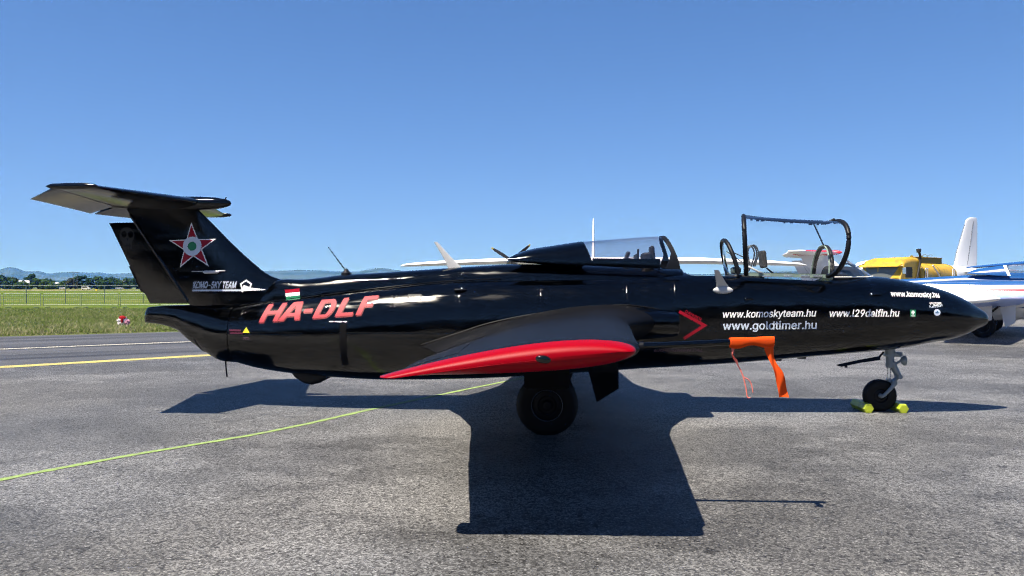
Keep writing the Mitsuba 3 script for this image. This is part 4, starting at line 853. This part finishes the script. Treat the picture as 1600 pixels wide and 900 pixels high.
fb_ = [(2.5, -8.7, -11.25, .09), (2.94, -8.92, -11.27, .09), (3.8, -9.17, -11.28, .09), (5.0, -9.70, -11.29, .09), (5.73, -10.02, -11.3, .09), (5.98, -10.16, -11.29, .09), (6.10, -10.38, -11.25, .08), (6.16, -10.66, -11.17, .05)]
ft = add('fin', finmesh(fb_, 26), 'plane_white', tb, 50, M=MB)
for s_ in (-1, 1): add('hinge_line', tube([(-10.15, s_ * .092, 3.0), (-10.55, s_ * .075, 4.7), (-10.82, s_ * .055, 5.9)], .014, 6), 'panel_gap', ft, M=MB)
add('deicing_boot', finmesh([(z, a + .02, a - .16, .22) for z, a in ((3.2, -9.0), (3.8, -9.17), (5.0, -9.70), (5.7, -10.01))]), 'panel_gap', ft, M=MB)
add('wing', lifting([(-8.0, -6.2, -7.4, 1.55, .11), (0, -5.6, -8.2, 1.35, .14), (8.0, -6.2, -7.4, 1.55, .11)]), 'plane_white', tb, M=MB)
add('tailplane', lifting([(-3.0, -9.8, -10.9, 2.55, .09), (0, -9.2, -11.1, 2.5, .1), (3.0, -9.8, -10.9, 2.55, .09)]), 'plane_white', tb, M=MB)
for y_, x_ in ((-1.5, -5.0), (1.5, -5.0), (0, -1.5)):
    g = add('gear_leg', cyl((x_, y_, 1.45), (x_, y_, .4), .08), 'gear_grey', tb, M=MB)
    add('wheel', lathe([(.001, -.13), (.28, -.13), (.39, -.07), (.40, 0), (.39, .07), (.28, .13), (.001, .13)], 28, 'y', (x_, y_, .40)), 'tyre_rubber', g, M=MB)

# blue high-wing aircraft at the right edge; only its drooping wing reaches into view
MBL = pose(26.6, 34.2, -96)
bl_ = thing('propeller_airplane', 'blue aircraft cut off by the right frame edge, drooping wing in view', 'airplane')
add('fuselage', hull([(3.2, 1.75, 1.45, .1), (2.9, 1.95, 1.1, .4), (1.6, 2.2, .9, .6), (.6, 2.72, .88, .66), (-1.2, 2.74, .95, .62), (-3.2, 2.2, 1.3, .35), (-5.8, 1.95, 1.6, .08)]), 'plane_blue', bl_, M=MBL)
add('wing', lifting([(-5.75, .30, -.35, 2.37, .05), (-5.5, .5, -.5, 2.40, .10), (-3.0, .72, -.72, 2.60, .13), (0, .80, -.80, 2.80, .14), (3.0, .72, -.72, 2.60, .13), (5.5, .5, -.5, 2.40, .10), (5.75, .30, -.35, 2.37, .05)]), 'plane_blue', bl_, M=MBL)
add('fin', finmesh([(1.85, -4.3, -5.9, .09), (3.3, -5.2, -5.9, .09), (3.4, -5.4, -5.85, .05)]), 'plane_blue', bl_, M=MBL)
for y_, x_ in ((-1.1, -.3), (1.1, -.3), (0, 2.2)):
    g = add('gear_leg', cyl((x_, y_ * .5, 1.0), (x_, y_, .3), .05), 'gear_grey', bl_, M=MBL)
    add('wheel', lathe([(.001, -.09), (.20, -.09), (.28, -.05), (.30, 0), (.28, .05), (.20, .09), (.001, .09)], 28, 'y', (x_, y_, .30)), 'tyre_rubber', g, M=MBL)

# ------------------------------------------------------------------ yellow fuel truck
def truck_color(p, n, uv):
    k = fbm(p.x * 2.2, p.y * 2.2, p.z * 3.0, 4); g = noise(p.x * 9, p.y * 9, p.z * 2.5)
    return mix((0.44, 0.27, 0.020), (0.30, 0.19, 0.030), smoothstep(0.45, 0.75, 0.6 * k + 0.4 * g))
mat('truck_yellow', two(pr(proc(truck_color), 0.38, 0.45, coat=0.3)))
mat('truck_olive', two(pr((0.12, 0.105, 0.022), 0.6, 0.3)))
mat('truck_glass', two({'type': 'roughplastic', 'diffuse_reflectance': rgb(0.09, 0.10, 0.10), 'alpha': 0.08, 'int_ior': 1.6}))
mat('truck_black', two(pr((0.015, 0.014, 0.013), 0.55, 0.4)))
MK = pose(20.55, 42.0, 214.0, 1.04)     # +x is the front
tr = thing('fuel_truck', 'yellow fuel tanker with black snorkel behind the blue and white jet', 'truck')
def rr_ring(x, w, z0, z1, r=.22, N=10):
    b = sbox(-w + r, z0 + r, w - r, z1 - r).buffer(r, N); c = np.array(b.exterior.coords)[:-1]; i = np.argmin(np.abs(c[:, 0]) + 10 * (c[:, 1] < (z0 + z1) / 2)); return np.stack([np.full(len(c), x), c[:, 0], c[:, 1]], 1)
cab = add('cab', loft([rr_ring(.10, 1.02, .65, 1.85, .15), rr_ring(.22, 1.12, .58, 1.90, .15), rr_ring(-.02, 1.13, .55, 2.55, .18), rr_ring(-.20, 1.14, .55, 2.88, .24), rr_ring(-.9, 1.15, .55, 3.03, .26), rr_ring(-1.55, 1.15, .55, 3.02, .24), rr_ring(-1.66, 1.10, .6, 2.95, .22)]), 'truck_yellow', tr, 40, M=MK)
gl_ = sheet([[(x + .10 - .22 * (abs(y) / 1.0) ** 2.2 - .16 * (z - 1.9), y, z) for y in np.linspace(-1.0, 1.0, 17)] for z in np.linspace(1.92, 2.50, 5) for x in (.16,)])
add('windscreen', solidify(gl_, .02), 'truck_glass', cab, 60, M=MK)
add('screen_pillar', rbox(.05, .05, .66, (.20, -.10, 2.21), .015), 'truck_yellow', cab, M=MK)
add('screen_pillar', rbox(.10, .10, .70, (-.06, 1.06, 2.21), .03), 'truck_yellow', cab, M=MK)
add('sun_visor', loft([np.array([(.05, -1.14, 2.60), (.05, 1.14, 2.60), (.05, 1.14, 2.66), (.05, -1.14, 2.66)]), np.array([(.42, -1.10, 2.50), (.42, 1.10, 2.50), (.42, 1.10, 2.53), (.42, -1.10, 2.53)])]), 'truck_yellow', cab, False, M=MK)
add('side_window', rbox(.66, .03, .55, (-.55, 1.145, 2.22), .012), 'truck_black', cab, M=MK); add('side_window', rbox(.66, .03, .55, (-.55, -1.145, 2.22), .012), 'truck_black', cab, M=MK)
dd = add('door', rbox(.84, .03, 1.30, (-.56, 1.14, 1.28), .02), 'truck_yellow', cab, M=MK); add('handle', rbox(.12, .04, .04, (-.90, 1.165, 1.72), .01), 'truck_black', cab, M=MK)
add('mirror', cat(tube([(.10, 1.12, 2.35), (.28, 1.32, 2.35)], .015, 6), rbox(.05, .18, .34, (.28, 1.36, 2.28), .03)), 'bare_metal', tr, M=MK)
add('snorkel', cat(tube(bez([(-1.52, 1.20, 1.2), (-1.52, 1.20, 2.6), (-1.52, 1.20, 3.22), (-1.45, 1.20, 3.30)], 14), .062, 12), lathe([(.001, 3.27), (.10, 3.27), (.12, 3.42), (.10, 3.47), (.001, 3.47)], 18, 'z', (-1.43, 1.20, 0))), 'truck_black', tr, M=MK)
add('bumper', rbox(.18, 2.3, .30, (.32, 0, .62), .05), 'truck_black', tr, M=MK)
for s_ in (-1, 1): add('headlight', lathe([(.001, .225), (.13, .225), (.14, .26), (.001, .28)], 24, 'x', (0, s_ * .82, 1.05)), 'lamp_glass', tr, M=MK)
add('grille', rbox(.04, 1.1, .5, (.235, 0, 1.15), .015), 'truck_black', tr, M=MK)
tkm = add('tank', loft([sering(x, 2.12 + .68 * k, 2.12 - .78 * k, 1.18 * k, 2.5, 44) for x, k in [(-1.86, .6), (-1.88, .93), (-1.95, 1.0), (-5.55, 1.0), (-5.70, .90), (-5.78, .6)]]), 'truck_yellow', tr, 30, M=MK)
for x_ in (-2.1, -3.7, -5.4): add('strap', loft([sering(x, 2.12 + .69, 2.12 - .79, 1.19, 2.5, 44) for x in (x_ - .03, x_ + .03)]), 'truck_olive', tkm, 30, M=MK)
add('top_box', loft([np.array([(x, y * w, z) for y, z in ((-1, 2.70), (1, 2.70), (1, 3.06), (-1, 3.06))]) for x, w in ((-2.15, .62), (-5.0, .62))]), 'truck_olive', tkm, False, M=MK)
add('top_lid', rbox(2.9, 1.30, .03, (-3.58, 0, 3.078), .01), 'truck_yellow', tkm, M=MK)
for x_ in (-2.6, -3.6): add('valve_cap', lathe([(.001, 3.09), (.07, 3.09), (.08, 3.15), (.04, 3.19), (.001, 3.19)], 16, 'z', (x_, .2, 0)), 'truck_olive', tkm, M=MK)
for x_ in (-4.65, -5.25): add('handrail', tube(bez([(x_, -.35, 2.85), (x_, -.35, 3.18), (x_ + .05, -.2, 3.27), (x_ + .25, .1, 3.22)], 12), .016, 6), 'gear_grey', tkm, M=MK)
for x_ in (-2.2, -5.1):
    for dx in (-.10, .10): add('side_post', rbox(.045, .05, .95, (x_ + dx, 1.22, 1.95), .012), 'plane_white', tr, M=MK)
    add('side_post_cap', rbox(.26, .05, .05, (x_, 1.22, 2.44), .012), 'plane_white', tr, M=MK)
add('hose_boom', tube([(-2.75, 1.26, 2.62), (-3.6, 1.26, 1.95)], .035, 8), 'plane_white', tr, M=MK)
add('chassis', rbox(5.9, .9, .28, (-2.8, 0, .95), .04), 'truck_black', tr, M=MK)
for x_ in (-.75, -3.6, -4.85):
    for s_ in (-1, 1):
        w_ = add('wheel', lathe([(.001, -.12), (.26, -.13), (.28, -.16), (.46, -.16), (.52, -.10), (.53, 0), (.52, .10), (.46, .16), (.28, .16), (.26, .13), (.001, .12)], 32, 'y', (x_, s_ * .98, .53)), 'tyre_rubber', tr, M=MK)

# ------------------------------------------------------------------ field beyond the taxiway: rough grass, barriers, fence, bundle
def grass_field_mesh():
    r = np.random.default_rng(11); V, C = [], []
    n = 80000; Y = 22.0 + 30 * r.random(n) ** 1.5; X = Y * (-.86 + .50 * r.random(n))
    t = (X - E0[0]) * nrm[0] + (Y - E0[1]) * nrm[1]; k = t > .05 + .12 * r.random(n); X, Y = X[k], Y[k]; n = len(X); t = t[k]
    pat = meshkit.fbm(np.stack([X * .55, Y * .55, X * 0], 1), 4, 5); tall = np.clip((pat - .42) * 5, 0, 1) * np.clip(1.3 - t / 7, .35, 1)
    h = (.05 + .09 * r.random(n) + .17 * tall * r.random(n)) * np.clip(t / .8, .35, 1); w = (.008 + .011 * r.random(n)); a = r.random(n) * np.pi * 2; ln = h * (.25 + .5 * r.random(n)); la = r.random(n) * np.pi * 2
    b = np.stack([X, Y, np.zeros(n)], 1); d = np.stack([np.cos(a), np.sin(a), a * 0], 1) * w[:, None]; L = np.stack([np.cos(la) * ln, np.sin(la) * ln, h], 1)
    mid = b + L * [.35, .35, .6]; tipp = b + L
    v = np.stack([b - d, b + d, mid + d * .7, mid - d * .7, tipp], 1).reshape(-1, 3)
    i0 = np.arange(n)[:, None, None] * 5; f = (np.array([[0, 1, 2], [0, 2, 3], [3, 2, 4]])[None] + i0).reshape(-1, 3)
    g = np.array([.130, .175, .044]); y_ = np.array([.27, .265, .120]); s_ = np.array([.40, .38, .25]); m = r.random(n)[:, None]; sel = (r.random(n) < .18 + .38 * tall)[:, None]
    col = np.where(sel, y_ * (1 - m) + s_ * m, g * (.6 + .8 * m) + .02 * (1 - m)); return trimesh.Trimesh(v, f, process=False), np.repeat(col, 5, axis=0)
gm, gc = grass_field_mesh()
scene['blade_colour'] = {'type': 'principledthin', 'base_color': {'type': 'mesh_attribute', 'name': 'vertex_color'}, 'roughness': 0.8, 'diff_trans': 0.9, 'spec_trans': 0.0, 'eta': 1.3}
scene['tall_grass'] = mikit.ply(gm, 'blade_colour', smooth=False, color=gc); labels['tall_grass'] = {'label': 'rough green meadow grass with pale seed heads beside the taxiway', 'category': 'grass', 'kind': 'stuff'}

mat('barrier_steel', two(pr((0.22, 0.25, 0.23), 0.5, 0.5, metal=0.3)))
mat('fence_post_green', two(pr((0.10, 0.14, 0.12), 0.6, 0.3)))
mat('fence_wire', two(pr((0.34, 0.38, 0.33), 0.5, 0.4)))
names_b = ['crowd barrier beyond the left frame edge', 'crowd barrier at the left frame edge', 'second crowd barrier from the left frame edge', 'third crowd barrier from the left frame edge', 'crowd barrier partly behind the rudder of the black jet', 'crowd barrier hidden behind the tail of the black jet']
fr_ = cat(*[tube([(x, 0, .10), (x, 0, 1.02)], .019, 8) for x in (-1.36, 1.36)], tube([(-1.36, 0, 1.02), (1.36, 0, 1.02)], .019, 8), tube([(-1.36, 0, .20), (1.36, 0, .20)], .017, 8))
bars_ = [tube([(x, 0, .20), (x, 0, 1.02)], .0085, 6) for x in np.linspace(-1.36, 1.36, 20)[1:-1]]
ft_ = [rbox(.05, .62, .05, (x, 0, .045), .012) for x in (-1.05, 1.05)]
d_fr = mikit.ply(fr_, 'barrier_steel', smooth=35); d_bar = [mikit.ply(b, 'barrier_steel', smooth=35) for b in bars_]; d_ft = [mikit.ply(b, 'barrier_steel', smooth=False) for b in ft_]
for i, lab in enumerate(names_b):
    k = thing('crowd_barrier', lab, 'barrier', 'crowd barriers on the grass'); Mx = pose(-38.3 + 2.84 * (i - .0), 54.6 + .12 * (i % 3), (1.4, -2.2, .8, -1.2, 2.0, -.6)[i])
    scene[k + '__frame'] = {**d_fr, 'to_world': Mx}
    for q, d in enumerate(d_bar): scene[k + ('__bar' if q == 0 else f'__bar_{q:03d}')] = {**d, 'to_world': Mx}
    for q, d in enumerate(d_ft): scene[k + ('__foot' if q == 0 else f'__foot_{q:03d}')] = {**d, 'to_world': Mx}
fn = thing('wire_fence', 'thin wire fence on green posts behind the crowd barriers', 'fence')
for i in range(12): add('post', cyl((-58 + 3.45 * i, 68 + .2 * i, -.1), (-58 + 3.45 * i, 68 + .2 * i, 1.70), .036, n=10), 'fence_post_green', fn)
for z_ in (.35, .75, 1.15, 1.66): add('wire', tube([(-58, 68, z_), (-58 + 3.45 * 11, 68 + 2.2, z_)], .008 if z_ < 1.5 else .014, 6), 'fence_wire', fn)

mat('cloth_white', two({'type': 'diffuse', 'reflectance': rgb(0.50, 0.46, 0.50)})); mat('cloth_red', two({'type': 'diffuse', 'reflectance': rgb(0.30, 0.018, 0.025)})); mat('cloth_pink', two({'type': 'diffuse', 'reflectance': rgb(0.40, 0.20, 0.28)}))
def crumple(c, r, seed, amp=.35):
    m = trimesh.creation.icosphere(3); n = m.vertices.copy(); q = meshkit.fbm(n * 2.6 + seed * 7.3, 4, seed); ridge_ = 1 - np.abs(2 * meshkit.noise(n * 3.4 + seed, seed) - 1)
    m.vertices = n * np.array(r) * (1 - amp + amp * 1.6 * q + .25 * (ridge_ - .5))[:, None] + np.array(c); return m
bd = thing('cloth_bundle', 'crumpled red and white cloth bundle lying in the grass', 'bundle')
bx, by = -14.33, 27.9
add('white_cloth', crumple((bx - .03, by, .22), (.20, .17, .19), 1), 'cloth_white', bd, 25); add('pink_cloth', crumple((bx + .11, by - .02, .17), (.13, .12, .13), 2), 'cloth_pink', bd, 25)
add('red_cloth', crumple((bx - .02, by - .05, .37), (.12, .11, .07), 3), 'cloth_red', bd, 25); add('red_fold', crumple((bx + .02, by - .15, .27), (.04, .05, .11), 4), 'cloth_red', bd, 25)
add('loose_corner', crumple((bx + .05, by - .10, .055), (.14, .07, .05), 5), 'cloth_white', bd, 25)

# ------------------------------------------------------------------ far edge of the field: trees, buildings, poles, vehicles
def straw(p, n, uv):
    k = fbm(p.x * 0.05, p.y * 0.02, 3.0, 4); return mix((0.150, 0.135, 0.062), (0.085, 0.105, 0.030), smoothstep(0.4, 0.65, k))
mat('dry_grass', two({'type': 'diffuse', 'reflectance': proc(straw)}))
xs_ = np.linspace(-620, 300, 120); e1 = 330 + 40 * (meshkit.fbm(np.stack([xs_ * .02, xs_ * 0, xs_ * 0], 1), 3) - .5); e2 = 690 + 0 * xs_
add('dry_grass_strip', strip(np.vstack([np.stack([xs_, e1], 1), np.stack([xs_, e2], 1)[::-1]]), .03), 'dry_grass', smooth=False, kind='structure')
def leafc(c):
    def fn(p, n, uv):
        k = fbm(p.x * 0.8, p.y * 0.8, p.z * 0.8, 3); return mi.Color3f(c) * (0.55 + 0.9 * k)
    return fn
for nm, c in (('leaf_dark', (0.022, 0.048, 0.016)), ('leaf_mid', (0.034, 0.066, 0.018)), ('leaf_bright', (0.058, 0.105, 0.020)), ('leaf_brown', (0.050, 0.056, 0.026))): mat(nm, two({'type': 'diffuse', 'reflectance': proc(leafc(c))}))
mat('bark', two({'type': 'diffuse', 'reflectance': rgb(0.05, 0.04, 0.03)}))
def crown(w, h, seed, z0):
    r = np.random.default_rng(seed); n_c = 22; P = []
    for _ in range(n_c):
        a = r.random() * 2 * np.pi; q = r.random() ** .6; zz = r.random(); rad = w / 2 * math.sin(math.pi * min(.96, .14 + .80 * zz)) ** .6
        P.append((math.cos(a) * q * rad * .8, math.sin(a) * q * rad * .8, z0 + (h - z0) * (.06 + .88 * zz), (.17 + .16 * r.random()) * w * .62))
    out_v, out_f = [], []; k = 0
    for cx, cy, cz, cr in P:
        m = 130; d = r.normal(size=(m, 3)); d /= np.linalg.norm(d, axis=1)[:, None]; rad = cr * (.55 + .5 * r.random(m))[:, None]
        c = np.array([cx, cy, cz]) + d * rad * [1, 1, .82]; s = cr * (.13 + .17 * r.random(m))[:, None]
        u_ = np.cross(d, r.normal(size=(m, 3))); u_ /= np.linalg.norm(u_, axis=1)[:, None]; v_ = np.cross(d, u_) + .5 * d
        q = np.stack([c - u_ * s, c + v_ * s, c + u_ * s, c - v_ * s * .8], 1).reshape(-1, 3); out_v.append(q)
        out_f.append((np.array([[0, 1, 2], [0, 2, 3]])[None] + (np.arange(m) * 4)[:, None, None]).reshape(-1, 3) + k); k += 4 * m
    return trimesh.Trimesh(np.vstack(out_v), np.vstack(out_f), process=False)
def far_tree(px, wpx, top, Y, kind, lab, seed):
    x = (px - 800) / F_PX * Y; w = 1.35 * wpx / F_PX * Y; h = 1.12 * ((448.8 - top) / F_PX * Y + CAM_H)
    k = thing('tree', lab, 'tree', 'trees along the far edge of the field')
    Mx = T().translate([x, Y, 0])
    tk_ = trimesh.util.concatenate([tube(bez([(0, 0, -.2), (.1, 0, h * .3), (-.05, .1, h * .6)], 8), np.linspace(.05 * w + .1, .02 * w, 8), 8)] + [tube([(0, 0, h * .32), (math.cos(a) * w * .25, math.sin(a) * w * .25, h * .62)], [.02 * w + .04, .008 * w + .02], 6) for a in (0.4, 2.3, 4.1)])
    add('trunk', tk_, 'bark', k, M=Mx); add('crown', crown(w, h, seed, h * .12), kind, k, False, M=Mx)
TREES = [(-32, 26, 436, 590, 'leaf_dark', 'dark tree outside the left frame edge'), (-8, 26, 435, 600, 'leaf_mid', 'tree cut by the left frame edge'), (5, 20, 433.5, 610, 'leaf_dark', 'dark tall tree at the left frame edge on the horizon'), (15, 18, 436.5, 570, 'leaf_mid', 'low tree left of the white roof'), (24, 17, 437, 590, 'leaf_brown', 'brownish tree just left of the white roof'),
 (36, 24, 444.3, 500, 'leaf_mid', 'low bushes in front of the white roofed house'), (48, 20, 433, 620, 'leaf_dark', 'tall tree just right of the white roof'), (60, 16, 439, 600, 'leaf_mid', 'low tree between the tall tree and the bright one'), (72, 20, 441, 520, 'leaf_bright', 'bright green bush standing in front of the tree line'), (77, 17, 438.5, 610, 'leaf_dark', 'dark tree behind the bright bush'), (92, 18, 445, 560, 'leaf_mid', 'low bushes below the pale building'),
 (101, 14, 440, 590, 'leaf_mid', 'small tree left of the two poles'), (110, 14, 438, 570, 'leaf_brown', 'tree beside the left pole'), (118, 15, 436.5, 600, 'leaf_dark', 'tree behind the right pole'), (128, 22, 434, 620, 'leaf_dark', 'tallest broad tree right of the two poles'), (142, 14, 436.5, 610, 'leaf_dark', 'tree above the pale van'),
 (152, 18, 436, 620, 'leaf_mid', 'tree above the yellow marker'), (166, 24, 437, 600, 'leaf_dark', 'wide dark tree right of the yellow marker'), (170, 28, 441.5, 520, 'leaf_dark', 'long low dark thicket near the rudder'), (183, 18, 438, 610, 'leaf_mid', 'tree left of the rudder tip'), (198, 20, 436, 600, 'leaf_mid', 'tree at the rudder edge of the black jet'), (214, 22, 437, 600, 'leaf_dark', 'tree behind the rudder of the black jet')]
for q, (px_, w_, t_, Y_, kd, lb) in enumerate(TREES): far_tree(px_, w_, t_, Y_, kd, lb, 100 + q)
mat('wall_pale', two({'type': 'diffuse', 'reflectance': rgb(0.34, 0.33, 0.30)})); mat('roof_white', two(pr((0.55, 0.56, 0.58), 0.5, 0.4))); mat('roof_grey', two(pr((0.16, 0.17, 0.19), 0.6, 0.3)))
def house(px, Y, L, W, zw, zr, rot_, lab, roofm):
    k = thing('house', lab, 'building'); Mx = pose((px - 800) / F_PX * Y, Y, rot_)
    g = Polygon([(-W / 2, 0), (W / 2, 0), (W / 2, zw), (0, zr - .1), (-W / 2, zw)]); e = trimesh.creation.extrude_polygon(g, L, engine='earcut'); add('wall', trimesh.Trimesh(np.stack([e.vertices[:, 2] - L / 2, e.vertices[:, 0], e.vertices[:, 1]], 1), e.faces), 'wall_pale', k, False, M=Mx)
    for s_ in (-1, 1):
        a = np.array([(-L / 2 - .4, s_ * (W / 2 + .4), zw - .2), (-L / 2 - .4, 0, zr), (-L / 2 - .4, 0, zr + .15), (-L / 2 - .4, s_ * (W / 2 + .4), zw - .05)]); add('roof_slope', loft([a, a + [L + .8, 0, 0]]), roofm, k, False, M=Mx)
    for x_ in np.linspace(-L / 3, L / 3, 3): add('window', rbox(1.0, .08, 1.1, (x_, -W / 2, zw * .55), .02), 'window_dark', k, False, M=Mx)
house(37.5, 540, 5.6, 5.6, 3.4, 6.2, 38, 'low house with bright white roof among the far trees', 'roof_white')
house(89.5, 640, 9.0, 6.0, 3.6, 5.4, 8, 'pale long building behind the far trees, left of the two poles', 'roof_white')
house(194, 640, 6.0, 6.0, 5.2, 7.4, -12, 'pale roofed house between trees near the rudder', 'roof_white')
mat('pole_wood', two({'type': 'diffuse', 'reflectance': rgb(0.13, 0.12, 0.11)}))
for px_, lb in ((115.3, 'left one of the two tall poles in the far tree line'), (120.6, 'right one of the two tall poles in the far tree line')):
    k = thing('utility_pole', lb, 'pole'); Mx = T().translate([(px_ - 800) / F_PX * 520, 520, 0])
    add('mast', cyl((0, 0, -.2), (0, 0, 12.0), .19, .13, 10), 'pole_wood', k, M=Mx); add('crossarm', rbox(2.2, .14, .16, (0, 0, 11.5), .03), 'pole_wood', k, M=Mx)
    for q in (-.9, 0, .9): add('insulator', lathe([(.001, 11.58), (.07, 11.58), (.05, 11.8), (.001, 11.85)], 10, 'z', (q, 0, 0)), 'window_dark', k, M=Mx)
mat('van_cream', two(pr((0.55, 0.53, 0.46), 0.4, 0.5, coat=0.5))); mat('car_grey', two(pr((0.30, 0.31, 0.33), 0.35, 0.5, coat=0.5)))
def vehicle(px, Y, rot_, L, H, lab, cat_, paint):
    k = thing('van' if cat_ == 'van' else 'parked_car', lab, cat_); Mx = pose((px - 800) / F_PX * Y, Y, rot_)
    s = Polygon([(-L / 2, .35), (L / 2 - .1, .35), (L / 2, .8), (L / 2 - .2, 1.02), (L / 2 - .9, 1.12), (L / 2 - 1.5, H), (-L / 2 + .25, H), (-L / 2, 1.0)]).buffer(.06, 3); e = trimesh.creation.extrude_polygon(s, 1.7, engine='earcut')
    add('body', trimesh.Trimesh(np.stack([e.vertices[:, 0], e.vertices[:, 2] - .85, e.vertices[:, 1]], 1), e.faces), paint, k, False, M=Mx)
    wn = Polygon([(L / 2 - 1.15, 1.14), (L / 2 - 1.55, H - .12), (-L / 2 + .4, H - .12), (-L / 2 + .3, 1.14)]); e = trimesh.creation.extrude_polygon(wn, 1.74, engine='earcut'); add('side_windows', trimesh.Trimesh(np.stack([e.vertices[:, 0], e.vertices[:, 2] - .87, e.vertices[:, 1]], 1), e.faces), 'window_dark', k, False, M=Mx)
    for x_ in (-L / 2 + .75, L / 2 - .8):
        for s_ in (-1, 1): add('wheel', lathe([(.001, -.1), (.25, -.1), (.32, -.06), (.32, .06), (.25, .1), (.001, .1)], 20, 'y', (x_, s_ * .82, .32)), 'tyre_rubber', k, M=Mx)
vehicle(134.5, 430, 4, 4.3, 2.0, 'cream white van parked before the far trees', 'van', 'van_cream')
vehicle(98, 520, -6, 4.0, 1.5, 'grey car left of the two poles at the far trees', 'car', 'car_grey')
vehicle(186, 500, 10, 4.0, 1.5, 'pale grey car near the rudder at the far trees', 'car', 'car_grey')
mat('marker_yellow', two(pr((0.60, 0.42, 0.015), 0.5, 0.4)))
mk = thing('field_marker', 'small yellow marker board standing alone in the mown field', 'marker'); Mx = T().translate([(150.6 - 800) / F_PX * 255, 255, 0])
add('board', rbox(.62, .10, .72, (0, 0, .52), .03), 'marker_yellow', mk, M=Mx)
for s_ in (-1, 1): add('leg', cyl((s_ * .2, 0, 0), (s_ * .2, 0, .2), .03, n=8), 'pole_wood', mk, M=Mx)

# ------------------------------------------------------------------ hangar behind the viewer: the black paint mirrors it as the dark band under the sky
mat('hangar_wall', two({'type': 'diffuse', 'reflectance': rgb(0.055, 0.062, 0.070)})); mat('hangar_door', two({'type': 'diffuse', 'reflectance': rgb(0.075, 0.080, 0.085)}))
hg = thing('hangar', 'long dark sheet-metal hangar behind the viewer, seen only mirrored in the black paint', 'building')
for x0_ in (-150, -110, -70, -30, 10, 50, 90):
    g = Polygon([(0, 0), (38, 0), (38, 5.4), (19, 7.6), (0, 5.4)]); e = trimesh.creation.extrude_polygon(g, 24, engine='earcut')
    add('wall', trimesh.Trimesh(np.stack([e.vertices[:, 0] + x0_, -42 + e.vertices[:, 2], e.vertices[:, 1]], 1), e.faces), 'hangar_wall', hg, False)
    for q in range(6): add('door_panel', rbox(4.6, .12, 4.6, (x0_ + 6.5 + 5.0 * q, -17.9 + .14 * (q % 2), 2.35), .03), 'hangar_door', hg, False)
